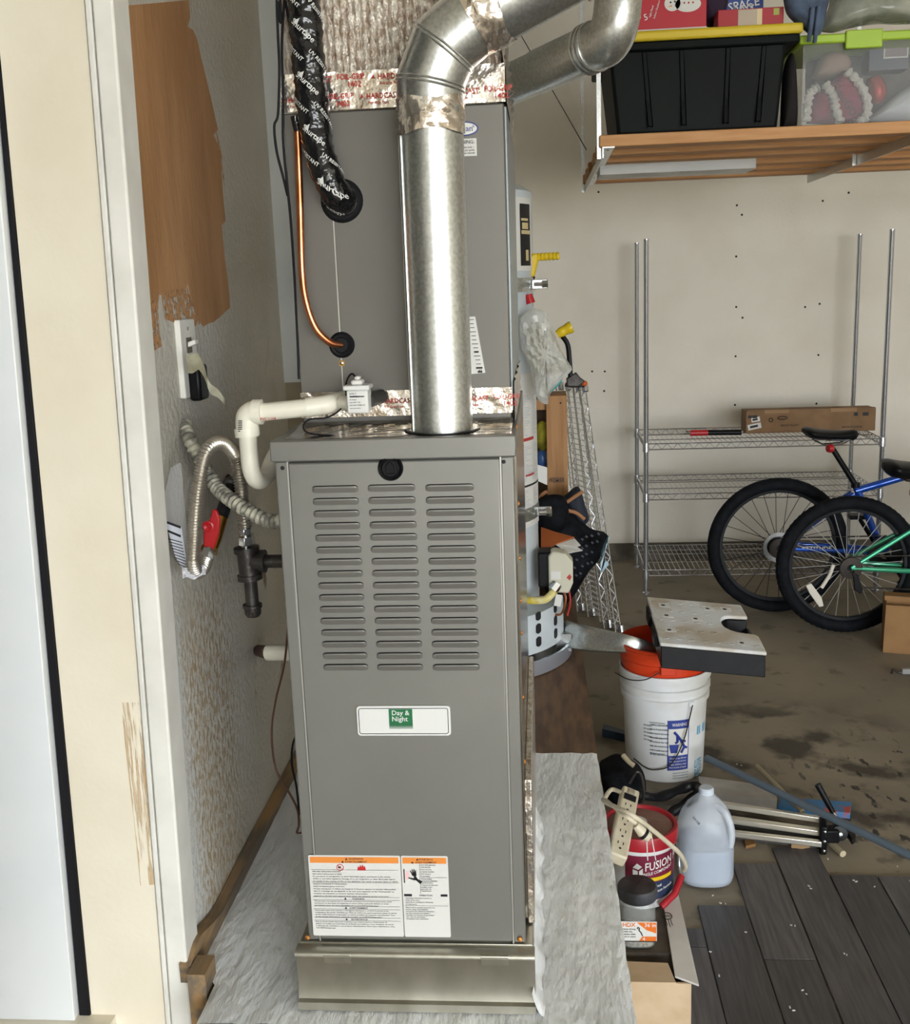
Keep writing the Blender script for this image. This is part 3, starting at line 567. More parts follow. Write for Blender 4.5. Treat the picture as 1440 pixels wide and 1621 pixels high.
# gored elbow: path turns to the right
A0 = V((FXc, YFL, zt1)); dirs = V((math.cos(math.radians(24)), -.06, math.sin(math.radians(24)))).normalized()
ez = P(684, 130, Y=YFL).z
g0 = A0 + V((0, 0, .012)); g1 = V((FXc + .002, YFL, ez)); g2 = P(703, 72, Y=YFL - .002); g3 = P(765, 18, Y=YFL - .006); g4 = g3 + dirs * .5
def gore(a, b, na, nb, r): 
    m = MB(); ax = (b - a).normalized(); u, w2 = fr(ax); vs = []
    for c0, nm in ((a, na), (b, nb)):
        for i in range(48):
            d = u * math.cos(2 * PI * i / 48) + w2 * math.sin(2 * PI * i / 48); p = c0 + d * r
            t = (c0 - p).dot(nm) / ax.dot(nm); vs.append(p + ax * t)
    m.add(vs, [(i, (i + 1) % 48, 48 + (i + 1) % 48, 48 + i) for i in range(48)]); return m, vs
t0 = V((0, 0, 1)); t1 = (g2 - g1).normalized(); t2 = (g3 - g2).normalized(); t3 = dirs
js = [(A0, t0), (g1, (t0 + t1).normalized()), (g2, (t1 + t2).normalized()), (g3, (t2 + t3).normalized())]
for k, (a, b) in enumerate(zip(js, js[1:])):
    m, vs = gore(a[0], b[0], a[1], b[1], RF + .0015 + .0006 * k); m.build('elbow_gore', M['galv'], fl)
    for rr in (0, 1): MB().tube([p + (b[0] - a[0]).normalized() * (-.006 * rr) for p in vs[48:]], .0022, 6, closed=True).build('elbow_bead', M['galv'], fl)
MB().tube([g3 - dirs * .002, g4], RF + .006, 48).build('pipe_section', M['galv'], fl)
MB().tube([g3 + dirs * .245, g3 + dirs * .6], RF + .0085, 48).build('pipe_section', M['galv'], fl)
MB().tube(cr([g3 + dirs * .59, g3 + dirs * .66, g3 + dirs * .7 + V((.02, 0, .05)), g3 + dirs * .7 + V((.03, 0, .12)), V(((g3 + dirs * .7).x + .03, (g3 + dirs * .7).y, ZC))], 5), RF + .009, 40).build('riser', M['galv'], fl)
m = MB().tube([g3 + V((0, -RF * .5, -RF * .93)) + dirs * .02, g4 + V((0, -RF * .5, -RF * .93))], .0025, 6); m.build('pipe_seam', M['galv'], fl)
def wrapf(path0, d, L_, r, sd):
    u, w2 = fr(d); return MB().grid(lambda a, b: path0 + d * (L_ * b + .004 * math.sin(a * 19 + sd) * (1 if b > .5 else -1)) + (u * math.cos(2 * PI * a) + w2 * math.sin(2 * PI * a)) * (r + .0022 * math.sin(a * 44 + b * 5 + sd) * math.sin(a * 16 + b * 11)), 72, 10)
zc0 = P(684, 212, Y=YFL).z
wrapf(V((FXc, YFL, zc0)), V((0, 0, 1)), P(684, 158, Y=YFL).z - zc0, RF + .003, 1).build('foil_tape', M['foil'], fl, ang=80)
wrapf(g3 - dirs * .02, dirs, .045, RF + .0085, 2).build('foil_tape', M['foil'], fl, ang=80)
wrapf(g3 + dirs * .15, dirs, .05, RF + .010, 4).build('foil_tape', M['foil'], fl, ang=80)
wrapf(g3 + dirs * .235, dirs, .02, RF + .010, 6).build('pipe_bead', M['galv'], fl, ang=80)
# second vent pipe behind
vp = thing('vent_pipe', 'galvanized vent pipe with elbow sloping up behind the foil plenum toward the storage shelf', 'pipe', P(880, 100, Y=2.35))
a, b = P(770, 150, Y=2.6), P(945, 72, Y=2.3); dv = (b - a).normalized(); rv = .043
MB().tube([a - dv * .25, b], rv, 40).build('pipe_section', M['galv'], vp); a_vent = a - dv * .24
MB().tube([a + (b - a) * .5, b], rv + .002, 40).build('pipe_section', M['galv'], vp)
for k in (0, .012, .024): MB().tube([b - dv * (.006 + k) + x for x in [(fr(dv)[0] * math.cos(i * PI / 16) + fr(dv)[1] * math.sin(i * PI / 16)) * (rv + .004) for i in range(32)]], .003, 6, closed=True).build('pipe_bead', M['galv'], vp)
c1 = b + dv * .03; c2 = b + dv * .055 + V((0, 0, .03)); c3 = c2 + V((.008, 0, .075)); MB().tube(cr([b - dv * .01, c1, c2, c3], 7), rv + .003, 40).build('elbow', M['galv'], vp); MB().tube([c3 - V((0, 0, .012)), V((c3.x + .004, c3.y, ZC))], rv + .005, 40).build('riser', M['galv'], vp)
# ------------------------------------------------------------------ refrigerant lines, wires
sl = thing('suction_line', 'thick refrigerant line wrapped in shiny black printed tape entering the coil cabinet', 'insulated pipe', gr1)
pp = [V((P(480, -200, Y=1.815).x, 1.815, ZC)), P(480, -200, Y=1.815), P(479, -60, Y=1.815), P(481, 0, Y=1.815), P(486, 70, Y=1.815), P(492, 140, Y=1.813), P(500, 210, Y=1.81), P(512, 262, Y=1.808), P(528, 300, Y=1.812), P(543, 318, Y=1.83), gr1 + V((.003, -.004, 0))]
path = resample(cr(pp, 10), .006); rr = [.0265 + .0012 * math.sin(i * 2.1) + .001 * math.sin(i * .7) for i in range(len(path))]
k0 = next(i for i, p in enumerate(path) if p.z < P(500, 200, Y=1.81).z)
rr = [r if i < k0 else r * .93 for i, r in enumerate(rr)]
MB().tube(path, rr, 24).build('tape_wrap', M['wrap'], sl, ang=60)
# spiral overlap edges and the white print that follows the wrap
cl = [0]
for a, b in zip(path, path[1:]): cl.append(cl[-1] + (b - a).length)
def on_line(s_, th, r):
    s_ = max(0, min(cl[-1] - 1e-5, s_)); i = max(j for j in range(len(cl)) if cl[j] <= s_); i = min(i, len(path) - 2)
    t = (s_ - cl[i]) / (cl[i + 1] - cl[i]); p = path[i].lerp(path[i + 1], t); d = (path[i + 1] - path[i]).normalized()
    u = (V((0, -1, 0)) - d * V((0, -1, 0)).dot(d)).normalized(); w2 = d.cross(u); rad = max(rr[max(0, i - 2):i + 3]) + r
    return p + (u * math.cos(th) + w2 * math.sin(th)) * rad
tp = MB(); s0 = next(cl[i] for i, p in enumerate(path) if p.z < P(480, -40, Y=1.815).z); k = 0
while s0 < cl[-1] - .03:
    for th0, sz, st_ in ((.9, .006, 'UV RESISTANT'), (.1, .009, 'Shurtape'), (-.9, .006, 'UV RESISTANT')):
        ca, sa = math.cos(.75), math.sin(.75); sc0 = s0 + .03 * (th0 + .2)
        tp.text(st_, (0, 0, 0), (0, 0, 0), (0, 0, 0), sz, 'C', maxw=.055, fn=lambda x, y: on_line(sc0 + x * ca - y * sa, th0 - (x * sa + y * ca) / .027, .0009))
    tp.add([on_line(s0 - .012 + dx, .35 + dt, .0009) for dx, dt in ((0, -.25), (.006, -.1), (.002, .05), (.014, .3), (.006, .1), (.01, -.05))], [(0, 1, 5), (0, 5, 2), (2, 5, 4), (2, 4, 3)])
    s0 += .08; k += 1
tp.build('tape_print', M['white'], sl)
cu = thing('copper_line', 'bare bright copper tube curving into the lower black grommet', 'copper pipe', gr2)
cp = cr([P(470, 195, Y=1.822), P(472, 240, Y=1.822), P(475, 330, Y=1.82), P(478, 430, Y=1.818), P(485, 480, Y=1.818), P(500, 520, Y=1.82), P(522, 542, Y=1.83), gr2 + V((0, -.003, 0))], 8)
MB().tube(cp, .006, 14).build('tube', M['copper'], cu)
q = P(468, 196, Y=1.818); MB().tube([q + V((0, 0, .012)), q + V((.003, 0, -.012))], [.008, .0065], 14).build('wrap_end', M['wrap'], cu)
wr1 = cr([V((P(440, -60, Y=1.83).x, 1.83, ZC)), P(440, -60, Y=1.83), P(438, 0, Y=1.83), P(440, 60, Y=1.83), P(442, 110, Y=1.83), P(440, 180, Y=1.83), P(434, 200, Y=1.83), P(438, 240, Y=1.83), P(448, 280, Y=1.83), P(455, 310, Y=1.84)], 6)
MB().tube(wr1, .0022, 8).build('low_voltage_wire', M['rub'], label='thin black wire with a kink hanging left of the black wrapped line', cat='wire', group='black control wires by the coil cabinet')
wr2 = cr([V((P(455, -60, Y=1.835).x, 1.835, ZC)), P(455, -60, Y=1.835), P(450, 0, Y=1.835), P(446, 70, Y=1.835), P(448, 150, Y=1.835), P(448, 220, Y=1.835), P(454, 290, Y=1.84), P(460, 350, Y=1.845), P(466, 440, Y=1.846), P(471, 540, Y=1.846), P(473, 600, Y=1.84)], 6)
MB().tube(wr2, .0022, 8).build('low_voltage_wire', M['rub'], label='long black wire running down along the left edge of the coil cabinet', cat='wire', group='black control wires by the coil cabinet')
# ------------------------------------------------------------------ condensate drain and float switch
dr = thing('condensate_drain', 'white PVC drain pipe with elbow and U-shaped trap beside the furnace top', 'drain pipe', P(395, 700, Y=1.78))
h0 = P(398, 654, Y=1.785); h1 = P(490, 645, Y=1.79); h2 = P(520, 640, Y=1.80); h3 = P(542, 634, Y=1.84)
RP = .0152
MB().tube(cr([h0, P(440, 650, Y=1.787), h1], 4), RP, 24).build('pipe', M['pvc'], dr)
MB().tube(cr([h1 - V((.006, 0, 0)), h1 + (h2 - h1) * .5, h2, h2.lerp(h3, .6), h3], 6), RP + .0012, 24).build('elbow', M['pvc'], dr)
e0 = P(412, 652, Y=1.785); e1 = P(392, 690, Y=1.785)
MB().tube(cr([e0, P(403, 652, Y=1.785), P(394, 657, Y=1.785), P(391, 666, Y=1.785), e1], 6), RP + .0045, 24).build('elbow', M['pvc'], dr)
MB().tube([e0 + V((.003, 0, 0)), e0 - V((.012, 0, 0))], RP + .0062, 24).build('elbow_socket', M['pvc'], dr); MB().tube([e1, e1 + V((-.001, 0, .014))], RP + .0062, 24).build('elbow_socket', M['pvc'], dr)
MB().tube(cr([e1, P(394, 715, Y=1.785), P(397, 742, Y=1.787), P(404, 758, Y=1.80), P(414, 760, Y=1.83), P(424, 748, Y=1.87), P(432, 728, Y=1.90), P(446, 705, Y=1.92)], 8), RP, 24).build('trap', M['pvc'], dr)
tt = MB()
for i in range(6): tt.cbox(P(388, 664 + i * 3.2, Y=1.785) + V((-.003, -RP - .0052, 0)), .007, .0004, .0016)
tt.build('size_print', M['ink'], dr)
tt = MB().text('PVC 1-1/4', P(415, 664, Y=1.785) + V((0, -RP + .0007, 0)), (1, .05, .02), (0, -.2, 1), .0045, maxw=.07); tt.build('pipe_print', M['redink'], dr)
fs_ = thing('float_switch', 'small white box-shaped condensate float switch on the drain pipe above the furnace', 'float switch', P(566, 655, Y=1.77))
a, b = P(550, 655, Y=1.76), P(582, 617, Y=1.76)
sw = MB().box(a.x, b.x, 1.757, 1.795, a.z, b.z).build('housing', M['white'], fs_, bevel=.003)
MB().box(a.x - .004, b.x + .003, 1.752, 1.80, b.z, b.z + .008).build('lid', M['white'], fs_, bevel=.002)
MB().box(a.x + .008, b.x - .009, 1.76, 1.79, b.z + .008, b.z + .016).build('cap', M['white'], fs_, bevel=.003)
MB().box(a.x + .013, b.x - .013, 1.765, 1.785, b.z + .016, b.z + .022).build('cap_post', M['white'], fs_, bevel=.003)
tt = MB(); ww = b.x - a.x
for i, (s_, h) in enumerate((('SAFE-T', .0028), ('SWITCH', .003), ('UL listed', .0022), ('max 24V 1.5A', .0022), ('DO NOT REMOVE', .0022), ('see instructions', .002))): tt.text(s_, (a.x + .005, 1.7565, b.z - .007 - i * .0047), pu, pv, h, maxw=ww - .009)
tt.cbox(((a.x + b.x) / 2, 1.7566, b.z - .0105), ww - .012, .0003, .0018); tt.build('housing_print', M['ink'], fs_)
MB().tube([(b.x - .006, 1.79, a.z + .017), (b.x + .010, 1.842, a.z + .019)], .012, 20).build('pipe_stub', mat('dark_pvc', S('3b3a38'), .5), fs_)
MB().tube([(a.x - .014, 1.80, a.z + .014), (a.x + .004, 1.78, a.z + .014)], .013, 20).build('pipe_stub', M['pvc'], fs_)
MB().tube(cr([P(562, 596, Y=1.775), P(556, 592, Y=1.785), P(548, 605, Y=1.80), P(545, 640, Y=1.79), P(520, 660, Y=1.775), P(490, 664, Y=1.765), P(480, 675, Y=1.75), P(490, 686, Y=1.745), P(530, 690, Y=1.745)], 8), .0016, 6).build('switch_wire', M['rub'], label='thin black switch wire looping over the furnace top', cat='wire')
# ------------------------------------------------------------------ wall switch
YSW0, YSW1, ZSW0, ZSW1 = 2.035, 2.125, 1.452, 1.602
sp_ = thing('switch_plate', 'white switch plate on the left wall below the brown primer, tape peeling off', 'light switch', (XL, 2.08, ZSW0))
MB().box(XL, XL + .012, YSW0, YSW1, ZSW0, ZSW1).build('plate', M['trimw'], sp_, bevel=.002)
MB().box(XL + .012, XL + .0135, YSW0 + .028, YSW0 + .058, ZSW0 + .085, ZSW0 + .115).build('toggle_slot', mat('grime', S('6b655a'), .7), sp_)
MB().obox((XL + .012, YSW0 + .034, ZSW0 + .096), (.017, 0, .006), (0, .02, 0), (-.002, 0, .009)).build('toggle', M['trimw'], sp_, bevel=.002)
MB().box(XL + .012, XL + .036, YSW0 + .02, YSW0 + .075, ZSW0 - .008, ZSW0 + .062).build('outlet_cover', M['blackp'], sp_, bevel=.006)
MB().lathe([(0, .002), (.003, .0015), (.004, 0)], (XL + .012, YSW0 + .045, ZSW1 - .018), (1, 0, 0), 10).build('screw', M['steel'], sp_)
tape_pts = [P(296, 577, X=-.66), P(312, 573, X=-.64), P(330, 605, X=-.62), P(350, 632, X=-.60), P(363, 646, X=-.59)]
def tf(u, v):
    t = u * (len(tape_pts) - 1); i = min(int(t), len(tape_pts) - 2); c = tape_pts[i].lerp(tape_pts[i + 1], t - i); wdt = .017 * (1 - u) + .003
    return c + V((-.004 * math.sin(u * 14), 0, (v - .5) * 2 * wdt + .002 * math.sin(u * 30)))
MB().grid(tf, 24, 4).build('peeling_tape', mat('old_tape', S('a8a48c'), .3, col2=S('8f8a72'), vs=40, alpha=.85), sp_, ang=80)
# ------------------------------------------------------------------ wiring conduit, gas line
wc = [P(292, 672, X=-.697), P(300, 695, X=-.675), P(316, 725, Y=1.98), P(342, 770, Y=1.95), P(368, 793, Y=1.90), P(398, 812, Y=1.87), P(425, 824, Y=1.85), P(452, 826, Y=1.83), P(462, 826, Y=1.83)]
path2 = resample(cr(wc, 12), .0016); rr2 = [.0125 + .0018 * math.sin(i * .84) for i in range(len(path2))]
MB().tube(path2, rr2, 16).build('flexible_conduit', mat('armored_conduit', S('c3bfad'), .5, .1, col2=S('77746b'), vs=45, vr=(.42, .58)), label='ribbed grey-beige flexible conduit running from the left wall into the furnace side', cat='conduit')
gp = thing('gas_pipe', 'black iron gas tee with capped drip leg feeding the furnace side', 'gas pipe', P(400, 985, Y=1.93))
Yg = 1.93; q = lambda x, y: P(x, y, Y=Yg)
tc = q(393, 889)
MB().tube([q(390, 869), q(396, 915)], .0195, 24).build('tee_body', M['iron'], gp)
for a, b in ((q(389.5, 866), q(390.5, 874)), (q(395, 909), q(396, 917))): MB().tube([a, b], .0238, 24).build('tee_collar', M['iron'], gp)
MB().tube([tc + V((.005, 0, 0)), tc + V((.032, 0, 0))], .0182, 24).build('tee_branch', M['iron'], gp); MB().tube([tc + V((.024, 0, 0)), tc + V((.033, 0, 0))], .0222, 24).build('tee_collar', M['iron'], gp)
MB().tube([tc + V((.033, 0, 0)), V((FX0 + .004, Yg, tc.z))], .0125, 24).build('branch_nipple', M['iron'], gp)
MB().tube([q(396, 915), q(400, 962)], .0125, 24).build('drip_nipple', M['iron'], gp)
MB().lathe([(0, -.013), (.012, -.012), (.016, -.006), (.016, .004), (.0185, .006), (.0185, .012), (.013, .012)], q(400, 966), (0, 0, 1), 24).build('drip_cap', M['iron'], gp)
gh = thing('gas_connector', 'corrugated stainless steel gas hose looping from the red valve to the black tee', 'gas hose', P(390, 860, Y=1.93))
gpth = [P(388, 835, Y=1.93), P(384, 800, Y=1.93), P(380, 760, Y=1.935), P(374, 725, Y=1.93), P(358, 704, Y=1.90), P(340, 703, Y=1.87), P(325, 720, Y=1.845), P(316, 760, Y=1.835), P(310, 810, Y=1.83), P(307, 860, Y=1.835), P(306, 890, Y=1.84), P(311, 905, Y=1.86), P(320, 900, Y=1.88), P(326, 888, Y=1.90)]
path3 = resample(cr(gpth, 12), .0011); MB().tube(path3, [.0120 + .0017 * math.sin(i * 1.25) for i in range(len(path3))], 16).build('corrugated_hose', mat('stainless_hose', S('c2bcb2'), .34, .9), gh, ang=70)
MB().tube([P(388, 832, Y=1.93), P(389, 868, Y=1.93)], .0095, 16).build('hose_end', M['steel'], gh)
for a, b, r in (((388, 836), (388.5, 846), .0125), ((389, 849), (390, 863), .0145)): MB().tube([P(*a, Y=1.93), P(*b, Y=1.93)], r, 6).build('flare_nut', M['steel'], gh, bevel=.001, ang=20)
MB().tube([P(325, 890, Y=1.90), P(331, 872, Y=1.92)], .0135, 6).build('flare_nut', M['steel'], gh, ang=20)
MB().grid(lambda u, v: (P(292, 905, Y=1.85).lerp(P(328, 900, Y=1.87), u)) + V((0, -.012 - .006 * math.sin(u * PI), .008 - .018 * v + .003 * math.sin(u * 9))), 14, 6).build('tape_band', mat('white_mesh_tape', S('d5d5da'), .6, col2=S('9a9aa0'), vs=160), gh, ang=80)
gv = thing('gas_valve', 'brass gas shutoff valve with a red lever handle on a black wall pipe', 'gas valve', P(340, 850, Y=1.94))
v0, v1 = P(330, 875, Y=1.925), P(338, 852, Y=1.94); v2 = P(350, 818, Y=1.96); v3 = P(366, 770, Y=2.0)
MB().tube([v0, v1, v2], [.0135, .0155, .013], 18).build('body', M['brass'], gv); MB().tube([v0, v0.lerp(v1, .35)], .017, 6).build('hex', M['brass'], gv, ang=20)
MB().tube([v2, v3], .013, 18).build('wall_pipe', mat('black_gas_pipe', S('232122'), .4, .3), gv); MB().tube(cr([v3, P(366, 765, Y=2.05), P(362, 765, X=-.695)], 4), .0135, 18).build('wall_pipe', M['iron'], gv)
MB().lathe([(.0, .004), (.014, .003), (.033, .002), (.035, 0)], P(362, 775, X=-.699), (1, 0, 0), 24).build('wall_flange', mat('rusty_flange', S('5a3524'), .7, col2=S('3d2418'), vs=30), gv)
hd = [(322, 868), (337, 872), (346, 845), (348, 822), (343, 808), (336, 806), (332, 820), (321, 845)]
MB().prism([P(x, y, Y=1.915) for x, y in hd], (0, .008, 0)).build('lever_handle', M['red'], gv, bevel=.003)
MB().lathe([(.009, 0), (.011, .004), (.008, .005), (.003, .002), (0, .0045)], P(330, 833, Y=1.914), (0, -1, 0), 20).build('handle_hub', M['red'], gv)
tg = thing('warning_tag', 'clear plastic hang tag with black printed bands beside the gas hose', 'tag', P(285, 860, Y=1.86))
tgp = [(270, 740), (286, 732), (292, 800), (298, 860), (303, 900), (291, 905), (278, 880), (263, 830), (259, 822), (262, 775)]
MB().prism([P(x, y, Y=1.862 - .0 * x) for x, y in tgp], (0, .0006, 0)).build('sheet', mat('tag_clear', (.9, .92, .95), .2, alpha=.1), tg)
t_ = MB()
for x0_, y0_, x1_, y1_, hh in ((261, 824, 286, 833, 4), (264, 838, 286, 847, 4)): t_.add([P(x0_, y0_, Y=1.8612), P(x1_, y1_, Y=1.8612), P(x1_, y1_ + hh, Y=1.8612), P(x0_ + 1, y0_ + hh, Y=1.8612)], [(0, 1, 2, 3)])
for k in range(9): t_.add([P(266 + k * 2, 852 + k * 5, Y=1.8612), P(288 + k, 858 + k * 5, Y=1.8612), P(288 + k, 859.4 + k * 5, Y=1.8612), P(266 + k * 2, 853.4 + k * 5, Y=1.8612)], [(0, 1, 2, 3)])
t_.build('tag_print', M['ink'], tg)
MB().prism([P(x, y, Y=1.8618) for x, y in ((262, 826), (287, 834), (297, 900), (290, 903), (277, 880))], (0, .0003, 0)).build('tag_panel', mat('tag_grey', S('c9ccd4'), .4), tg)
sb = thing('capped_pipe', 'short white capped pipe stub between the left wall and the furnace', 'pipe', P(430, 1033, Y=2.0))
a, b = P(424, 1033, Y=2.05), V((FX0 + .001, 2.0, P(440, 1034, Y=2.0).z))
MB().tube([P(409, 1030, X=-.699), a], .014, 18).build('rusty_nipple', mat('rusty_flange', S('5a3524'), .7), sb); MB().tube([a, b], .0165, 18).build('white_pipe', M['pvc'], sb)
MB().tube(cr([P(455, 925, Y=1.9), P(456, 980, Y=1.9), P(450, 1050, Y=1.9), P(436, 1110, Y=1.92), P(430, 1160, Y=1.92), P(436, 1215, Y=1.92), P(455, 1250, Y=1.9), P(470, 1280, Y=1.88), P(473, 1305, Y=1.86), P(470, 1318, Y=1.85), P(480, 1318, Y=1.85)], 8), .0022, 6).build('thermostat_wire', mat('brown_wire', S('54372b'), .5), label='thin brown thermostat wire drooping between furnace and left wall', cat='wire')
MB().tube(cr([P(470, 1160, Y=1.9), P(463, 1180, Y=1.9), P(462, 1210, Y=1.9), P(469, 1245, Y=1.9), P(474, 1290, Y=1.88)], 8), .0022, 6).build('thermostat_wire', M['rub'], label='short black wire loop hugging the lower left furnace edge', cat='wire')
# ------------------------------------------------------------------ water heater
YW, RW = 3.60, .25; XW = P(851, 800, Y=YW).x - RW; ZW1 = P(834, 300, Y=YW).z
wh = thing('water_heater', 'pale grey tank water heater with printed labels, standing behind the furnace', 'water heater', (XW, YW, ZP))
tank = mat('tank_enamel', S('c6ced2'), .35, col2=S('b1bbc0'), vs=3)
MB().lathe([(0, ZW1 - ZP + .012), (RW - .03, ZW1 - ZP + .01), (RW, ZW1 - ZP - .01), (RW, .2), (RW - .01, .06), (0, .06)], (XW, YW, ZP), (0, 0, 1), 56).build('tank', tank, wh)
def onW(ang, z, r=RW + .0015): return V((XW + r * math.sin(ang), YW - r * math.cos(ang), z))   # ang 0 faces the camera, + turns right
def wrapW(a0, a1, z0, z1, r, n=10): return MB().grid(lambda u, v: onW(a0 + (a1 - a0) * u, z0 + (z1 - z0) * v, r), n, 2)
zz = lambda y: P(850, y, Y=YW - .1).z
lb = wrapW(.25, 1.5, zz(832), zz(590), RW + .003).build('instruction_label', M['paper'], wh)
wrapW(.25, 1.5, zz(768), zz(765), RW + .004).build('label_rule', M['ink'], lb); wrapW(.9, 1.25, zz(696), zz(691), RW + .004).build('label_bar', M['redink'], lb); wrapW(1.0, 1.25, zz(752), zz(748), RW + .004).build('label_bar', M['redink'], lb)
t_ = MB()
for i in range(62):
    y = 625 + i * 3.1
    if 690 < y < 700 or 760 < y < 772: continue
    for a0 in (.95, 1.2): t_.v, t_.f, t_.mi = t_.v, t_.f, t_.mi; w0 = random.uniform(.05, .23); t_.grid(lambda u, v: onW(a0 + w0 * u, zz(y) + .0018 * v, RW + .0045), 3, 1)
t_.build('label_print', mat('grey_ink', S('a9adb3'), .6), lb)
ep = wrapW(.9, 1.35, zz(428), zz(312), RW + .003).build('energy_label', M['paper'], wh)
wrapW(1.0, 1.28, zz(420), zz(322), RW + .004).build('label_field', M['ink'], ep)
t_ = MB()
for y0, y1, a0, a1 in ((345, 349, 1.02, 1.2), (364, 370, 1.02, 1.26), (352, 362, 1.04, 1.2), (395, 412, 1.12, 1.2)): t_.grid(lambda u, v: onW(a0 + (a1 - a0) * u, zz(y1) + (zz(y0) - zz(y1)) * v, RW + .005), 3, 1)
t_.build('label_print', mat('label_tan', S('c9b98a'), .6), ep)
# seismic straps with bolts
for py, nm in ((450, 'a'), (812, 'b')):
    z0 = zz(py); s_ = wrapW(-1.6, 1.62, z0 - .022, z0 + .022, RW + .005, 30).build('strap', M['galv'], wh)
    bp = onW(1.42, z0, RW + .012)
    MB().cbox(bp + V((.012, -.03, 0)), .05, .006, .03).build('strap_tab', M['steel'], wh, bevel=.002)
    MB().tube([bp + V((-.005, -.06, 0)), bp + V((.035, -.06, 0))], .006, 10).build('bolt', M['steel'], wh); MB().tube([bp + V((.02, -.06, 0)), bp + V((.038, -.06, 0))], .013, 6).build('nut', M['steel'], wh, ang=20)
# burner guard with slots
gz0, gz1 = ZP + .07, P(862, 962, Y=3.45).z; RG = .335
gd = MB().grid(lambda u, v: V((XW + RG * math.sin(-1.2 + 2.6 * u), YW - RG * math.cos(-1.2 + 2.6 * u), gz0 + (gz1 - gz0) * v + .02 * v * (u - .5))), 40, 3)
gd.build('burner_guard', tank, wh)
MB().grid(lambda u, v: V((XW + (RW + (RG - RW) * v) * math.sin(-1.2 + 2.6 * u), YW - (RW + (RG - RW) * v) * math.cos(-1.2 + 2.6 * u), gz1 + .02 * (u - .5))), 40, 2).build('guard_top', tank, wh)
for a0 in (.82, 1.12):
    for za, zb_ in ((.02, .055), (.065, .1), (.11, .14)):
        m = MB().grid(lambda u, v: V((XW + (RG + .0015) * math.sin(a0 + .075 * (u - .5) * math.sqrt(max(.05, 1 - (2 * v - 1) ** 6))), YW - (RG + .0015) * math.cos(a0 + .075 * (u - .5) * math.sqrt(max(.05, 1 - (2 * v - 1) ** 6))), gz0 + za + (zb_ - za) * v)), 3, 8); m.build('vent_slot', M['ink'], wh)
MB().lathe([(RW - .02, 0.0), (RW - .02, .07)], (XW, YW, ZP + .002), (0, 0, 1), 40).build('base_ring', M['ink'], wh)
# gas control
gz = P(885, 905, Y=3.42); ctl = [(-.035, -.07), (.03, -.075), (.045, -.04), (.045, .03), (.022, .06), (-.02, .068), (-.035, .05)]
MB().prism([gz + V((x, 0, z_)) for x, z_ in ctl], (0, .07, 0)).build('gas_control', mat('control_beige', S('c4c1ad'), .5), wh, bevel=.006)
MB().cbox(gz + V((-.045, .06, .0)), .05, .08, .12).build('control_bracket', M['blackp'], wh, bevel=.006)
MB().cbox(gz + V((-.012, -.001, -.012)), .032, .002, .028).build('control_label', M['paper'], wh)
MB().prism([gz + V((.024, -.001, -.02)), gz + V((.034, -.001, -.03)), gz + V((.04, -.001, -.018)), gz + V((.034, -.001, -.008))], (0, -.001, 0)).build('control_mark', M['redink'], wh)
MB().tube(cr([gz + V((-.07, -.02, -.09)), gz + V((-.1, -.03, -.088)), gz + V((-.05, -.035, -.085)), gz + V((-.02, -.02, -.062)), gz + V((-.012, -.005, -.05))], 8), .0125, 14).build('gas_hose', mat('yellow_coated_hose', S('c9b53c'), .4, col2=S('d8d0a0'), vs=30), wh)
MB().tube([gz + V((-.022, -.02, -.058)), gz + V((-.006, -.01, -.038))], .017, 6).build('hose_nut', M['steel'], wh, ang=20)
MB().cbox(gz + V((-.005, -.01, -.095)), .022, .001, .04, ry=.2).build('control_tag', M['paper'], wh)
MB().tube(cr([gz + V((.01, .03, -.07)), gz + V((.02, .02, -.1)), gz + V((.005, .02, -.15)), gz + V((-.03, .05, -.16))], 6), .004, 8).build('pilot_tube', M['copper'], wh)
MB().tube(cr([gz + V((.03, .03, -.06)), gz + V((.035, .02, -.11)), gz + V((.025, .03, -.16))], 6), .003, 8).build('pilot_tube', M['redink'], wh)
RPn = .36
dp = thing('drain_pan', 'round metal drain pan under the water heater', 'drain pan', (XW, YW, ZP))
MB().lathe([(0, .002), (RPn - .004, .002), (RPn, .004), (RPn + .002, .05), (RPn + .006, .052), (RPn + .006, .056), (RPn - .002, .056), (RPn - .006, .006), (0, .004)], (XW, YW, ZP), (0, 0, 1), 64).build('pan', mat('pan_steel', S('c3cad6'), .3, .7), dp)
MB().lathe([(0, .003), (.004, .002), (.005, 0)], (XW + (RPn + .003) * math.sin(.5), YW - (RPn + .003) * math.cos(.5), ZP + .03), (math.sin(.5), -math.cos(.5), 0), 10).build('rivet', M['steel'], dp)
MB().tube(cr([(XW, YW, ZW1 - .01), (XW, YW, ZW1 + .08), a_vent], 6), .043, 32).build('flue_collar', M['galv'], wh)
# ------------------------------------------------------------------ things around the water heater
yc = thing('crank_handle', 'yellow plastic crank handle sticking out above the upper tank strap', 'handle', P(842, 440, Y=3.55))
MB().prism([P(x, y, Y=3.55) for x, y in ((838, 440), (846, 438), (852, 412), (851, 402), (844, 400), (838, 406))], (0, .03, 0)).build('arm', M['yell'], yc, bevel=.006)
hp = cr([P(850, 407, Y=3.565), P(885, 405, Y=3.565)], 24); MB().tube(hp, [.012 + .0018 * math.sin(i * 1.5) for i in range(len(hp))], 16).build('grip', M['yell'], yc); MB().tube([P(838, 446, Y=3.565), P(842, 436, Y=3.565)], .012, 10).build('socket', M['rub'], yc)
cl_ = thing('bar_clamp', 'black bar clamp with a yellow grip beside the clear plastic bag', 'clamp', P(900, 590, Y=3.75))
MB().tube(cr([P(888, 530, Y=3.75), P(898, 545, Y=3.75), P(901, 570, Y=3.75), P(903, 600, Y=3.75)], 6), .009, 10).build('bar', M['blackp'], cl_)
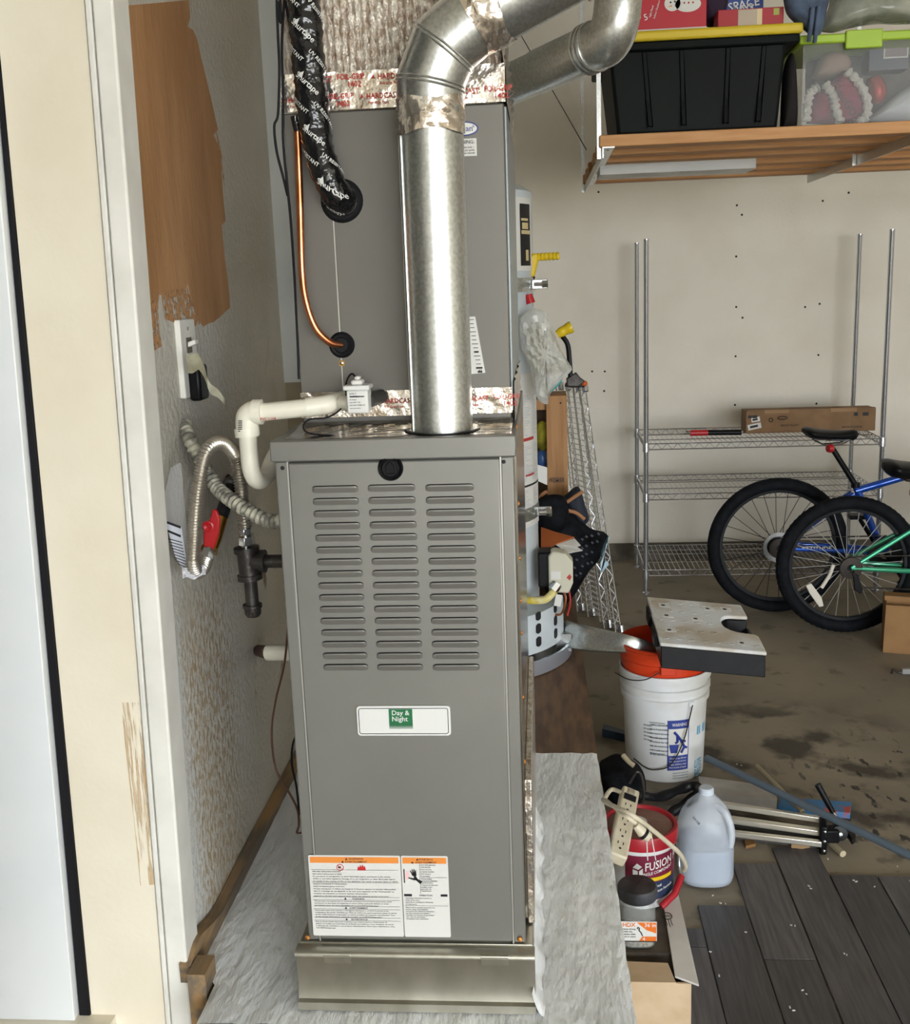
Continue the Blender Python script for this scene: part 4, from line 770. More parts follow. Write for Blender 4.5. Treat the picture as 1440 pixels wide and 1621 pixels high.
gq = [P(882, 530, Y=3.75), P(893, 523, Y=3.75), P(905, 517, Y=3.75)]; MB().tube(cr(gq, 4), [.015, .016, .018, .018, .017, .018, .02, .021, .02][:len(cr(gq, 4))], 14).build('grip', M['yell'], cl_)
MB().prism([P(x, y, Y=3.74) for x, y in ((896, 600), (912, 590), (918, 598), (926, 604), (915, 612), (898, 612))], (0, .04, 0)).build('jaw', M['iron'], cl_, bevel=.003)
MB().tube([P(836, 466, Y=3.5), P(840, 480, Y=3.5)], [.012, .015], 12).build('red_plastic_piece', M['red'], label='small red plastic piece just below the upper tank strap', cat='plastic piece')
# clear plastic bag of parts
bgp = [(822, 505), (836, 492), (848, 488), (866, 496), (873, 515), (884, 545), (896, 568), (905, 585), (890, 600), (874, 618), (868, 632), (866, 640), (852, 634), (846, 615), (838, 580), (824, 550)]
bc = P(862, 560, Y=3.40); bmt = mat('crumpled_bag', S('c6c5b8'), .16, alpha=.62, col2=S('e2e3df'), vs=16, vr=(.45, .6), bump=.9, bs=14, spec=.8)
m = MB(); ringp = cr([P(x, y, Y=3.40) for x, y in bgp] + [P(*bgp[0], Y=3.40)], 3)[:-1]; K = len(ringp); vs = []; fs = []
for side in (-1, 1):
    for j in range(7):
        t = j / 7; 
        for i, p in enumerate(ringp): vs.append(p.lerp(bc, t) + V((0, side * (.05 * math.sqrt(1 - (1 - t) ** 2) + .009 * math.sin(i * 1.3 + j * 2.1) * math.sin(j * .45)), 0)))
    o = (0 if side < 0 else 7 * K)
    for j in range(6):
        for i in range(K): fs.append((o + j * K + i, o + j * K + (i + 1) % K, o + (j + 1) * K + (i + 1) % K, o + (j + 1) * K + i))
    fs.append(tuple(range(o + 6 * K, o + 7 * K)))
m.add(vs, fs).build('plastic_bag', bmt, label='crumpled clear plastic bag hanging beside the water heater label', cat='bag', ang=25)
MB().prism([P(x, y, Y=3.46) for x, y in ((862, 610), (880, 608), (892, 596), (888, 606), (872, 622))], (0, .02, 0)).build('cloth', mat('teal_cloth', S('2f8a8c'), .7), label='teal cloth corner showing under the clear plastic bag', cat='cloth')
# wooden cabinet frame with a stamped word
wcab = thing('wooden_crate', 'tall brown wooden crate side board stamped with a word, behind the water heater', 'crate', P(876, 830, Y=4.15))
yk = 4.15; a, b = P(857, 800, Y=yk), P(897, 626, Y=yk); zbot = ZP
MB().box(P(865, 700, Y=yk).x, b.x, yk, yk + .02, zbot, b.z).build('side_board', mat('crate_wood', S('a5794b'), .6, col2=S('8f6539'), vs=8, stretch=(6, 6, .5)), wcab, bevel=.002)
MB().box(P(862, 700, Y=yk).x, b.x, yk + .02, yk + .18, b.z - .018, b.z).build('top_board', mat('crate_wood', S('a5794b'), .6), wcab, bevel=.002)
MB().box(P(846, 640, Y=yk).x, P(864, 640, Y=yk).x, yk + .02, yk + .04, P(850, 650, Y=yk).z, P(850, 634, Y=yk).z).build('cross_rail', mat('crate_wood', S('a5794b'), .6), wcab)
MB().box(P(846, 640, Y=yk).x, b.x, yk + .16, yk + .18, zbot, b.z - .018).build('back_board', mat('crate_dark', S('4d3c2b'), .7), wcab)
t_ = MB().text('PREMIER', P(881, 763.5, Y=yk - .001), pu, pv, .014, 'C', maxw=.062); t_.text('HARDWOODS', P(881, 758, Y=yk - .001), pu, pv, .006, 'C'); t_.build('stamp', M['ink'], wcab)
MB().lathe([(0, .001), (.004, .001), (.004, 0)], P(887, 638, Y=yk), (0, -1, 0), 10).build('nail_hole', M['ink'], wcab)
yg = P(858, 700, Y=4.22)
MB().ball(P(858, 690, Y=4.22), .03, .03, .06, 12).build('yellow_glove', mat('yellow_cloth', S('a39a1e'), .7, col2=S('6b6618'), vs=20), label='yellow glove stuffed behind the crate side board', cat='glove')
MB().ball(P(858, 727, Y=4.22), .024, .024, .04, 12).build('blue_bottle', mat('blue_plastic', S('3a5a8c'), .3), label='blue bottle half hidden behind the crate side board', cat='bottle')
MB().prism([P(x, y, Y=3.92) for x, y in ((848, 735), (866, 740), (866, 768), (848, 760))], (0, .002, 0)).build('paper_sheet', M['paper'], label='printed white sheet tucked behind the crate side board', cat='paper')
# tool bag heap, its straps and papers on top of the platform end
tb = thing('tool_bag', 'black canvas tool bag with tan straps slumped against the leaning wire shelves', 'bag', P(900, 960, Y=3.9))
black = mat('black_canvas', S('0f1013'), .8, col2=S('1b1d22'), vs=25, spec=.12, bump=.3, bs=30)
def blob(pts, y0, dy, nm, mt, par, **k):
    ringp = cr([P(x, y, Y=y0) for x, y in pts] + [P(*pts[0], Y=y0)], 4)[:-1]; K = len(ringp); c0 = sum(ringp, V((0, 0, 0))) / K; vs = []; fs = []; J = 5
    for j in range(2 * J + 1):
        a = -PI / 2 + PI * j / (2 * J); s_ = max(.02, math.cos(a)) ** .6; off = math.sin(a) * dy
        for p in ringp: vs.append(c0 + (p - c0) * s_ + V((0, off, 0)))
    for j in range(2 * J):
        for i in range(K): fs.append((j * K + i, j * K + (i + 1) % K, (j + 1) * K + (i + 1) % K, (j + 1) * K + i))
    fs += [tuple(range(K)), tuple(range(2 * J * K, (2 * J + 1) * K))[::-1]]
    return MB().add(vs, fs).build(nm, mt, par, ang=60, **k)
blob([(850, 802), (870, 795), (900, 806), (935, 838), (962, 848), (950, 880), (930, 905), (905, 945), (880, 962), (862, 930), (852, 860)], 3.99, .12, 'body', black, tb)
blob([(852, 790), (875, 783), (896, 790), (898, 830), (870, 845), (852, 830)], 3.86, .05, 'side_pocket', black, tb)
blob([(893, 785), (915, 770), (926, 800), (932, 822), (918, 832), (900, 812)], 4.02, .05, 'flap', mat('navy_canvas', S('1e2430'), .75), tb)
for q in (((897, 795), (910, 786), (922, 778)), ((897, 808), (912, 812), (925, 822)), ((848, 797), (858, 783), (866, 778))):
    MB().tube(cr([P(x, y, Y=3.9) for x, y in q], 5), .007, 8).build('strap', mat('tan_strap', S('9c6c48'), .7), tb)
for i in range(34):
    x = 893 + (i % 7) * 9 + random.uniform(-2, 2); y = 862 + (i // 7) * 14 - (i % 7) * 3 + random.uniform(-2, 2)
    if x > 958 - (y - 850) * .5: continue
    MB().cbox(P(x, y, Y=3.87), .010, .004, .007, ry=.7).build('mesh_knot', mat('mesh_grey', S('35383f'), .6), tb)
def sheet(pts, Ys, nm, mt, **k): return MB().prism([P(x, y, Y=yy) for (x, y), yy in zip(pts, Ys)], (0, .0, .002)).build(nm, mt, **k)
sheet([(856, 835), (877, 842), (909, 851), (880, 862), (856, 875)], [3.80, 3.78, 3.7, 3.6, 3.6], 'orange_paper', mat('orange_sheet', S('d9773f'), .7), label='bright orange paper sheet lying over the black tool bag', cat='paper')
sheet([(880, 863), (909, 853), (919, 864), (912, 866), (922, 872), (900, 876)], [3.6, 3.72, 3.7, 3.66, 3.66, 3.58], 'white_paper', M['paper'], label='folded white papers sticking out beside the orange sheet', cat='paper')
sheet([(951, 872), (962, 848), (964, 852), (958, 872), (956, 893), (962, 885), (963, 895), (950, 909)], [3.8] * 8, 'hang_tag', mat('pale_blue_tag', S('a9c3cf'), .5), parent=tb)
# ------------------------------------------------------------------ leaning wire shelves
def wire_panel(B0, B1, T0, T1, label):
    o = thing('wire_shelf_panel', label, 'wire shelf', (B0 + B1) / 2, group='loose wire shelves leaning behind the water heater')
    nrm = (T0 - B0).cross(B1 - B0).normalized() * .028
    for a, b in ((B0, T0), (B1, T1)):
        m = MB().tube([a, b], .0035, 6).tube([a + nrm, b + nrm], .0035, 6); m.build('edge_rails', M['chrome'], o)
        k = 26; z = MB().tube([(a.lerp(b, i / k) + (nrm if i % 2 else nrm * 0)) for i in range(k + 1)], .0028, 5); z.build('zigzag_wire', M['chrome'], o)
    w_ = MB()
    for i in range(1, 44): w_.tube([B0.lerp(T0, i / 44), B1.lerp(T1, i / 44)], .0018, 5)
    w_.build('cross_wires', M['chrome'], o)['kind'] = 'stuff'
    for a in (.33, .66): MB().tube([B0.lerp(B1, a), T0.lerp(T1, a)], .0028, 6).build('support_wire', M['chrome'], o)
    for a in (B0, B1, T0, T1): MB().lathe([(.012, -.02), (.016, -.018), (.016, .018), (.012, .02)], a + V((0, 0, .02)) if a in (B0, B1) else a, (T0 - B0).normalized(), 14).build('corner_sleeve', M['chrome'], o)
    return o
b0 = P(983, 1003, Z=0.004); t0_ = P(926, 614, Y=b0.y + .32); b1 = P(940, 985, Z=0.004) + V((0, .1, 0)); t1_ = P(899, 612, Y=b1.y + .32)
wire_panel(b0, b1, t0_, t1_, 'front chrome wire shelf of the two leaning on end behind the platform')
dlt = V((-.05, .09, 0)); wire_panel(b0 + dlt, b1 + dlt, t0_ + V((-.03, .05, 0)), t1_ + V((-.035, .05, 0)), 'rear chrome wire shelf of the two leaning on end behind the platform')
tq = P(912, 607, Y=t0_.y - .02)
ts = thing('spring_clamp', 'black spring clamp with an orange tip on top of the leaning wire shelves', 'clamp', tq)
MB().prism([P(x, y, Y=tq.y) for x, y in ((893, 612), (898, 602), (915, 600), (927, 606), (926, 613), (905, 614))], (0, .03, 0)).build('body', M['blackp'], ts, bevel=.004); MB().ball(P(925, 607, Y=tq.y), .015, .015, .014, 12).build('orange_tip', mat('orange_rubber', S('c8622a'), .5), ts)
# ------------------------------------------------------------------ galvanized duct offcut
do = thing('duct_offcut', 'bent galvanized sheet duct piece bridging from the platform to the orange bucket', 'duct piece', P(960, 1035, Y=3.5))
A = [P(x, y, Y=yy) for x, y, yy in ((903, 984, 3.62), (925, 990, 3.55), (1000, 1012, 3.45), (1044, 1030, 3.46))]; B = [P(x, y, Y=yy) for x, y, yy in ((890, 1022, 3.5), (925, 1029, 3.44), (1000, 1034, 3.40), (1044, 1042, 3.42))]
def duf(u, v):
    a = cr(A, 6); b = cr(B, 6); i = u * (len(a) - 1); k = min(int(i), len(a) - 2); p = a[k].lerp(a[k + 1], i - k); q = b[k].lerp(b[k + 1], i - k)
    return p.lerp(q, v) + V((0, 0, .035 * math.sin(v * PI) * (1 - .5 * u) - .012 * math.sin(v * PI * 3)))
MB().grid(duf, 30, 14).build('sheet_top', M['galv'], do, ang=60); MB().grid(lambda u, v: duf(u, 1 - v) * 1 + V((0, 0, -.045 * math.sin(v * PI) * max(0, 1 - 1.5 * u) - .002)), 30, 8).build('sheet_bottom', M['galv'], do, ang=60)
a_, b_2 = P(890, 1022, Y=3.5), P(898, 1002, Y=3.58); MB().obox(a_ + V((-.02, 0, -.02)), V((.05, 0, 0)), V((0, .1, 0)), V((0, 0, .06))).build('end_collar', M['galv'], do)
# ------------------------------------------------------------------ buckets
BX, BY = P(1058, 1240, Z=0).x, P(1058, 1240, Z=0).y + .13
bk = thing('white_bucket', 'white five-gallon plastic bucket with blue safety label, dirty with wire bail', 'bucket', (BX, BY, 0))
wp = mat('bucket_white', S('d9dbdc'), .4, col2=S('c4c2ba'), vs=5)
ht = .375
MB().lathe([(0, .0), (.126, 0), (.13, .004), (.140, .27), (.148, .272), (.149, .29), (.142, .293), (.143, .305), (.151, .308), (.151, .325), (.144, .328), (.145, .345), (.153, .348), (.154, ht - .004), (.152, ht), (.147, ht), (.142, .3), (.128, .01), (0, .008)], (BX, BY, 0), (0, 0, 1), 64).build('shell', wp, bk, ang=30)
def onB(a, z, e=.001, r0=.13, r1=.14): r = r0 + (r1 - r0) * z / .27 + e; return V((BX + r * math.sin(a), BY - r * math.cos(a), z))
def patch(a0, a1, z0, z1, e=.001, n=10): return MB().grid(lambda u, v: onB(a0 + (a1 - a0) * u, z0 + (z1 - z0) * v, e), n, 2)
bl_ = mat('blue_ink', S('2f3f8c'), .5)
s1 = patch(-.04, .5, .045, .226).build('safety_label', M['paper'], bk); patch(-.04, .5, .047, .10, .0016).build('label_panel', bl_, s1)
for q0, q1 in ((-.04, -.02), (.48, .5)): patch(q0, q1, .1, .2, .0016, 3).build('label_border', bl_, s1)
patch(-.04, .5, .196, .226, .0016).build('label_panel', bl_, s1)
def bt(mb, st_, a, z, h, al='L', e=.0022, mw=None): mb.text(st_, (0, 0, 0), (0, 0, 0), (0, 0, 0), h, al, maxw=mw, fn=lambda x, y: onB(a + x / .137, z + y, e))
t_ = MB(); bt(t_, 'WARNING', .25, .205, .011, 'C', mw=.05)
for i in range(4): bt(t_, ['Children can fall into', 'bucket and drown.', 'Keep children away', 'from bucket of liquid.'][i], .23, .088 - i * .011, .006, 'C', mw=.06)
t_.build('label_letters', M['white'], s1)
t_ = MB()    # child falling over a pail
for a, z, w_, h_ in ((.12, .128, .14, .03),): t_.grid(lambda u, v: onB(a + (u - .5) * w_ * (1.2 - .4 * (1 - v)) * 1.4, z - h_ * .6 + h_ * v, .0022), 4, 2)
for pth in (((.12, .185), (.2, .172), (.3, .152), (.38, .13)), ((.2, .172), (.2, .15), (.15, .145)), ((.3, .152), (.4, .15)), ((.38, .13), (.3, .11)), ((.38, .13), (.44, .126))): t_.tube([onB(a, z, .002) for a, z in pth], .0045, 5)
t_.build('label_pictogram', bl_, s1)
t_ = MB()
for i in range(8): bt(t_, ['CHEMICAL RESISTANT MIX', 'keep out of reach of children', 'do not reuse for food storage', 'rinse with clean water', 'directions for use', 'apply with notched trowel', 'work in small areas only', 'see data sheet before use'][i], -.46, .205 - i * .015, .0065, mw=.062)
for i in range(5): bt(t_, 'NET WEIGHT', -.62, .2 - i * .013, .005, mw=.03)
for i in range(3): bt(t_, 'limited warranty see bag', .1, .035 - i * .009, .004, mw=.06)
t_.build('side_print', mat('dark_print', S('3a4450'), .6), bk)['kind'] = 'stuff'
t_ = MB(); bt(t_, 'II II', .75, .16, .03); bt(t_, 'LITE', .72, .04, .03, mw=.04); bt(t_, 'BASE', .72, .005, .03, mw=.04); t_.build('blue_print', mat('cyan_print', S('4aa0c8'), .6), bk)
for i in range(3): patch(-.47, -.1, .215 - i * .055, .217 - i * .055, .0015).build('print_rule', mat('dark_print', S('3a4450'), .6), bk)
MB().lathe([(0, .006), (.008, .005), (.012, 0)], onB(.5, .28, .01), (math.sin(.5), -math.cos(.5), 0), 14).build('bail_ear', wp, bk)
MB().tube(cr([onB(.5, .28, .016), onB(.44, .24, .016), onB(.34, .17, .014), onB(.18, .11, .014), onB(0, .07, .012), onB(-.2, .055, .01), onB(-.5, .05, .01), onB(-.9, .07, .01)], 8), .0022, 8).build('bail', M['iron'], bk)
ob = thing('orange_bucket', 'bright orange-red bucket nested inside the white bucket', 'bucket', (BX, BY, .06))
orm = mat('orange_bucket_plastic', S('d2401c'), .38, col2=S('bf3715'), vs=5)
MB().lathe([(0, .06), (.12, .06), (.1395, ht + .005), (.146, ht + .007), (.147, ht + .035), (.152, ht + .04), (.153, ht + .075), (.155, ht + .078), (.155, ht + .086), (.15, ht + .088), (.147, ht + .06), (.118, .08), (0, .075)], (BX, BY, 0), (0, 0, 1), 64).build('shell', orm, ob, ang=30)
MB().box(BX - .03, BX + .02, BY - .157, BY - .15, ht + .012, ht + .045).build('bail_ear', orm, ob, bevel=.003)
MB().tube(cr([(BX - .035, BY - .16, ht + .026), (BX - .08, BY - .155, ht - .0), (BX - .13, BY - .12, ht - .012), (BX - .17, BY - .06, ht - .01)], 6), .002, 8).build('bail', M['iron'], ob)
# ------------------------------------------------------------------ parts organizer on the bucket
og = thing('parts_organizer', 'black parts organizer case with a clear notched lid, balanced on the orange bucket', 'organizer case', P(1120, 1060, Y=3.36))
o_ = P(1046, 1058, Y=3.18); ou = P(1211, 1073, Y=3.18) - o_; W_ = ou.length; ou = ou.normalized()
bl2 = P(1024, 944, Y=3.50); H_ = .085
up = V((0, 0, 1)); up = (up - ou * up.dot(ou)).normalized()
ftl = P(1046, 1016, Y=3.185); H_ = (ftl - o_).length; ovv = (bl2 - ftl); D_ = ovv.length; ovv = ovv.normalized(); wn = (ftl - o_).normalized()
def og_(x, y, z): return o_ + ou * x + ovv * y + wn * z
nt_ = [(W_, .33 * D_), (W_ * .95, .36 * D_), (W_ * .80, .38 * D_), (W_ * .70, .46 * D_), (W_ * .69, .60 * D_), (W_ * .76, .70 * D_), (W_ * .88, .72 * D_), (W_ * .98, .73 * D_)]
nt_ = [(p.x, p.y) for p in cr([V((x, y, 0)) for x, y in nt_], 4)]
poly = [(0, 0), (W_, 0)] + nt_ + [(W_ * .97, D_), (0, D_)]
MB().prism([og_(x, y, 0) for x, y in poly], wn * (H_ - .014)).build('case', M['blackp'], og, bevel=.003)
lidm = mat('frosted_lid', S('d0d2d2'), .4, col2=S('b3a795'), vs=9)
sc_ = lambda p, e: [((x - W_ / 2) * (1 + e) + W_ / 2, (y - D_ / 2) * (1 + e) + D_ / 2) for x, y in p]
MB().prism([og_(x, y, H_ - .014) for x, y in sc_(poly, .02)], wn * .012).build('lid', lidm, og, bevel=.005)
for i in range(8):
    for j in range(5):
        x, y = (i + .5) / 8 * W_, (j + .5) / 5 * D_
        if x > W_ * .66 and .28 * D_ < y < .78 * D_: continue
        MB().lathe([(.007, .0008), (.009, .0018), (.011, .0)], og_(x, y, H_ - .002), wn, 12).build('lid_dimple', lidm, og)
for i, (x, y) in enumerate(((.16, .83), (.16, .6), (.14, .28), (.45, .58), (.62, .84), (.8, .86), (.82, .14))):
    s_ = MB().obox(og_(x * W_ - .02, y * D_ - .012, H_ - .0015), ou * .036, ovv * .026, wn * .0006).build('bin_sticker', M['paper'], og); MB().obox(og_(x * W_ - .012, y * D_ - .006, H_ - .0008), ou * .012, ovv * .01, wn * .0003).build('sticker_print', M['ink'], s_)
for y in (.3, .72): MB().obox(og_(-.012, y * D_ - .03, H_ - .05), ou * .014, ovv * .06, wn * .045).build('latch', M['blackp'], og, bevel=.003)
MB().tube([og_(W_ * .98, .34 * D_, H_ * .4), og_(W_ * .98, .72 * D_, H_ * .4)], .012, 12).build('carry_handle', M['blackp'], og); MB().obox(og_(W_ * .71, .45 * D_, H_ * .2), ou * .02, ovv * .04, wn * .02).build('yellow_trim', M['yell'], og)
# ------------------------------------------------------------------ foreground floor items
# flat carton beside the platform
ZB = .12
cbx = thing('tile_carton', 'flat opened cardboard carton with white flaps on the floor beside the platform', 'carton', (.24, 2.35, 0))
yb0 = P(1050, 1557, Z=ZB).y; yb1 = 2.86; xr0 = P(1104, 1562, Z=ZB).x; xl0 = rx(2.2) + .01
cardw = mat('white_carton', S('e0deda'), .7, col2=S('d2cec8'), vs=6); cardb = mat('brown_carton', S('c9b192'), .8, col2=S('bda382'), vs=14)
MB().box(xl0, xr0 - .012, yb0 + .004, yb0 + .009, 0.009, ZB - .002).build('front_wall', cardb, cbx); MB().box(xl0, xl0 + .005, yb0 + .01, yb1, 0.009, ZB - .004).build('side_wall', cardb, cbx); MB().box(xr0 - .016, xr0 - .011, yb0 + .01, yb1, 0.009, ZB - .003).build('side_wall', cardw, cbx)
MB().box(xl0, xr0 - .012, yb1 - .006, yb1, .009, ZB - .004).build('back_wall', cardb, cbx); MB().box(xl0 + .005, xr0 - .016, yb0 + .01, yb1 - .006, .009, .014).build('bottom', cardb, cbx)
a0, a1, a2, a3 = P(1046, 1410, Z=ZB), P(1072, 1412, Z=ZB), P(1106, 1562, Z=ZB), P(1068, 1548, Z=ZB)
MB().prism([a0, a1 + V((0, .02, 0)), a2, a3], (0, 0, .005)).build('top_flap', cardw, cbx, bevel=.001)
MB().prism([V((xl0, yb0, ZB - .001)), V((a3.x, yb0, ZB - .001)), V((a3.x - .01, yb0 + .07, ZB - .001)), V((xl0, yb0 + .075, ZB - .001))], (0, 0, .004)).build('front_flap', cardb, cbx)
MB().box(xl0 + .005, xr0 - .02, P(1010, 1506, Z=ZB).y, yb1 - .01, .02, ZB - .004).build('tile_stack', mat('brown_tile', S('5f564b'), .6, col2=S('4a4239'), vs=20), cbx)
t_ = MB(); mk = a0.lerp(a2, .4); mk = P(1056, 1450, Z=ZB + .0056)
t_.tube([mk + V((.011 * math.cos(i * PI / 8), .014 * math.sin(i * PI / 8), 0)) for i in range(16)], .0012, 4, closed=True).tube([mk + V((-.007, 0, 0)), mk + V((.007, 0, 0))], .0012, 4)
for dx in (-.006, 0, .006): t_.tube([mk + V((dx, -.014, 0)), mk + V((dx + .002, -.045 + abs(dx), 0))], .0008, 4)
t_.build('flap_print', M['ink'], cbx)
ZS = ZB + .0055
# grout pail
fx = P(1012, 1300, Z=.315); RFb = .088
fbk = thing('grout_pail', 'small white pail with dark red lid and maroon label reading FUSION', 'pail', (fx.x, fx.y, ZB))
zl = .315
MB().lathe([(0, ZB + .001), (RFb - .008, ZB + .001), (RFb - .006, ZB + .004), (RFb, zl - .03), (RFb, zl - .012), (0, zl - .012)], (fx.x, fx.y, 0), (0, 0, 1), 56).build('shell', wp, fbk)
lidr = mat('dark_red_lid', S('a01f2a'), .35)
MB().lathe([(RFb + .001, zl - .036), (RFb + .006, zl - .034), (RFb + .007, zl - .004), (RFb + .005, zl), (RFb - .002, zl), (RFb - .006, zl - .008), (.001, zl - .008)], (fx.x, fx.y, 0), (0, 0, 1), 56).build('lid', lidr, fbk, ang=30)
MB().lathe([(RFb - .008, .001), (0, .0012)], (fx.x, fx.y, zl - .0075), (0, 0, 1), 40).build('lid_panel', mat('brown_lid_dust', S('6d4a40'), .5, col2=S('8a6a5e'), vs=12), fbk); MB().lathe([(.03, .0008), (0, .001)], (fx.x - .01, fx.y + .01, zl - .006), (0, 0, 1), 28).build('lid_sticker', M['paper'], fbk)
def onF(a, z, e=.001): r = RFb - .006 + .006 * (z - ZB) / .165 + e; return V((fx.x + r * math.sin(a), fx.y - r * math.cos(a), z))
def pF(a0, a1, z0, z1, e): return MB().grid(lambda u, v: onF(a0 + (a1 - a0) * u, z0 + (z1 - z0) * v, e), 16, 2)
lbF = pF(-.5, 1.35, .145, .268, .001).build('label', mat('maroon_label', S('6f1d34'), .45), fbk); pF(-.5, 1.35, .147, .195, .0016).build('label_band', mat('navy_label', S('26324d'), .45), lbF); pF(.05, 1.0, .198, .208, .0018).build('label_band', M['yell'], lbF)
def ft(mb, st_, a, z, h, mw=None): mb.text(st_, (0, 0, 0), (0, 0, 0), (0, 0, 0), h, 'L', maxw=mw, fn=lambda x, y: onF(a + x / RFb, z + y + x * .12, .0026))
t_ = MB(); ft(t_, 'FUSION P', .05, .228, .022, .098); ft(t_, 'SINGLE COMPONENT', -.05, .214, .008, .09); ft(t_, 'Grout', .25, .178, .008); ft(t_, 'Premium Formula', .2, .164, .007)
t_.build('label_letters', M['white'], lbF); t_ = MB(); t_.add([onF(a, z, .0022) for a, z in ((-.28, .236), (-.12, .232), (-.02, .24), (-.16, .249))], [(0, 1, 2, 3)]); t_.add([onF(a, z, .0022) for a, z in ((-.28, .232), (-.14, .228), (-.14, .21), (-.28, .218))], [(3, 2, 1, 0)]); t_.add([onF(a, z, .0022) for a, z in ((-.10, .228), (0, .236), (0, .22), (-.10, .211))], [(3, 2, 1, 0)]); t_.build('label_logo', M['white'], lbF)
ha, hb = onF(.45, .135, .02), onF(1.35, .178, .02); MB().tube([ha, ha.lerp(hb, .5) + V((.006, -.012, 0)), hb], .009, 12).build('carry_grip', lidr, fbk)
MB().tube(cr([hb, onF(1.5, .2, .014), onF(1.55, .235, .012), onF(1.5, .262, .004)], 6), .0016, 6).build('bail', M['steel'], fbk)
# power strip leaning across the pail
pw = thing('power_strip', 'beige power strip with its cord, propped across the grout pail lid', 'power strip', P(985, 1350, Y=2.42))
s0_, s1_ = P(979, 1354, Y=2.29), P(1000, 1247, Y=2.50); pd = (s1_ - s0_).normalized(); pn2 = V((.25, -.55, .8)); pn2 = (pn2 - pd * pn2.dot(pd)).normalized(); ps_ = pd.cross(pn2).normalized()
if ps_.x < 0: ps_ = -ps_
Lp = (s1_ - s0_).length; beige = mat('beige_plastic', S('cfc6b0'), .4, col2=S('c3b99f'), vs=20)
MB().obox(s0_ - ps_ * .022 - pn2 * .034, ps_ * .044, pd * Lp, pn2 * .034).build('housing', beige, pw, bevel=.005)
for k in (.1, .27, .44, .66):
    for dx in (-.0075, .0055): MB().obox(s0_ + pd * (Lp * k + .012) + ps_ * dx - ps_ * .001 + pn2 * .0002, ps_ * .0022, pd * .008, pn2 * .0004).build('socket_slot', M['ink'], pw)
    MB().lathe([(0, .0005), (.0028, .0004), (.0029, 0)], s0_ + pd * (Lp * k) + pn2 * .0001, pn2, 10).build('socket_slot', M['ink'], pw)
MB().obox(s0_ + pd * (Lp * .80) - ps_ * .015, ps_ * .03, pd * .018, pn2 * .003).build('strap_band', M['rub'], pw); MB().obox(s0_ + pd * (Lp * .9) - ps_ * .009, ps_ * .018, pd * .014, pn2 * .004).build('rocker_switch', mat('rocker_grey', S('8d8675'), .4), pw, bevel=.002)
cord = cr([P(985, 1255, Y=2.485), P(968, 1250, Y=2.505), P(958, 1262, Y=2.465), P(955, 1268, Y=2.435), P(975, 1278, Y=2.305), P(1000, 1290, Y=2.245), P(1030, 1312, Y=2.265), P(1058, 1335, Y=2.305), P(1076, 1352, Y=2.345), P(1085, 1370, Y=2.385), P(1082, 1378, Y=2.405)], 8)
MB().tube(cord, .0055, 10).build('cord', beige, pw)
cord = cr([P(958, 1266, Y=2.435), P(985, 1288, Y=2.265), P(1002, 1300, Y=2.240), P(1012, 1310, Y=2.245)], 8); MB().tube(cord, .0048, 10).build('cord', beige, pw)
qa, qb, qc = P(1006, 1306, Y=2.235), P(1017, 1318, Y=2.235), P(1027, 1326, Y=2.235); MB().tube([qa, qb], [.009, .013], 12).build('plug', beige, pw); MB().tube([qb, qb.lerp(qc, .4)], .0135, 12).build('plug_band', M['rub'], pw); MB().tube([qb.lerp(qc, .4), qc], [.0135, .011], 12).build('plug', beige, pw)
for dx in (0, 8): MB().tube([P(1023 + dx, 1324, Y=2.237), P(1025 + dx * 1.6, 1362, Y=2.243)], .0012, 5).build('cable_tie', M['paper'], pw)
# jar of cable ties
jx = P(1011, 1502, Z=ZB); jy = jx.y + .04
jr = thing('cable_tie_jar', 'clear jar with black screw lid and orange label of 36 inch cable ties', 'jar', (jx.x, jy, ZB))
jz1 = P(1010, 1428, Y=jy - .03).z
jb = [((.041 * math.copysign(abs(math.cos(a)) ** .55, math.cos(a))), (.041 * math.copysign(abs(math.sin(a)) ** .55, math.sin(a)))) for a in [i * 2 * PI / 40 for i in range(40)]]
def loft(rows): 
    m = MB(); K = 40; vs = [V((jx.x + x * s_, jy + y * s_, z)) for s_, z in rows for x, y in jb]; m.add(vs, [(j * K + i, j * K + (i + 1) % K, (j + 1) * K + (i + 1) % K, (j + 1) * K + i) for j in range(len(rows) - 1) for i in range(K)] + [tuple(range(K))[::-1]]); return m
loft([(.94, ZB + .001), (1, ZB + .006), (1, jz1 - .02), (.86, jz1 - .006), (.8, jz1)]).build('glass', mat('clear_jar', S('b9bcb8'), .08, alpha=.3, spec=.6), jr, ang=40)
loft([(.9, ZB + .003), (.93, ZB + .02), (.92, ZB + .028), (.1, ZB + .03)]).build('contents', mat('white_granules', S('b5aea0'), .8, col2=S('77705f'), vs=160, bump=.5, bs=200), jr)
lz0, lz1 = ZB + .02, ZB + .072
lj = MB().prism([V((jx.x - .041, jy - .0415, z)) for z in (lz0, lz1)] + [V((jx.x + .041, jy - .0415, z)) for z in (lz1, lz0)], (0, -.0008, 0)).build('label', M['paper'], jr)
yj = jy - .0427
MB().add([(jx.x - .005, yj, lz1 - .002), (jx.x + .04, yj, lz1 - .002), (jx.x + .04, yj, lz0 + .022), (jx.x + .018, yj, lz1 - .022)], [(3, 2, 1, 0)]).build('label_field', mat('hot_orange', S('dd6f22'), .5), lj); MB().add([(jx.x + .0, yj, lz0 + .002), (jx.x + .04, yj, lz0 + .002), (jx.x + .04, yj, lz0 + .014), (jx.x + .008, yj, lz0 + .014)], [(0, 1, 2, 3)]).build('label_field', mat('hot_orange', S('dd6f22'), .5), lj); MB().box(jx.x - .041, jx.x + .041, yj - .0002, yj, lz0, lz0 + .0025).build('label_rule', M['ink'], lj)
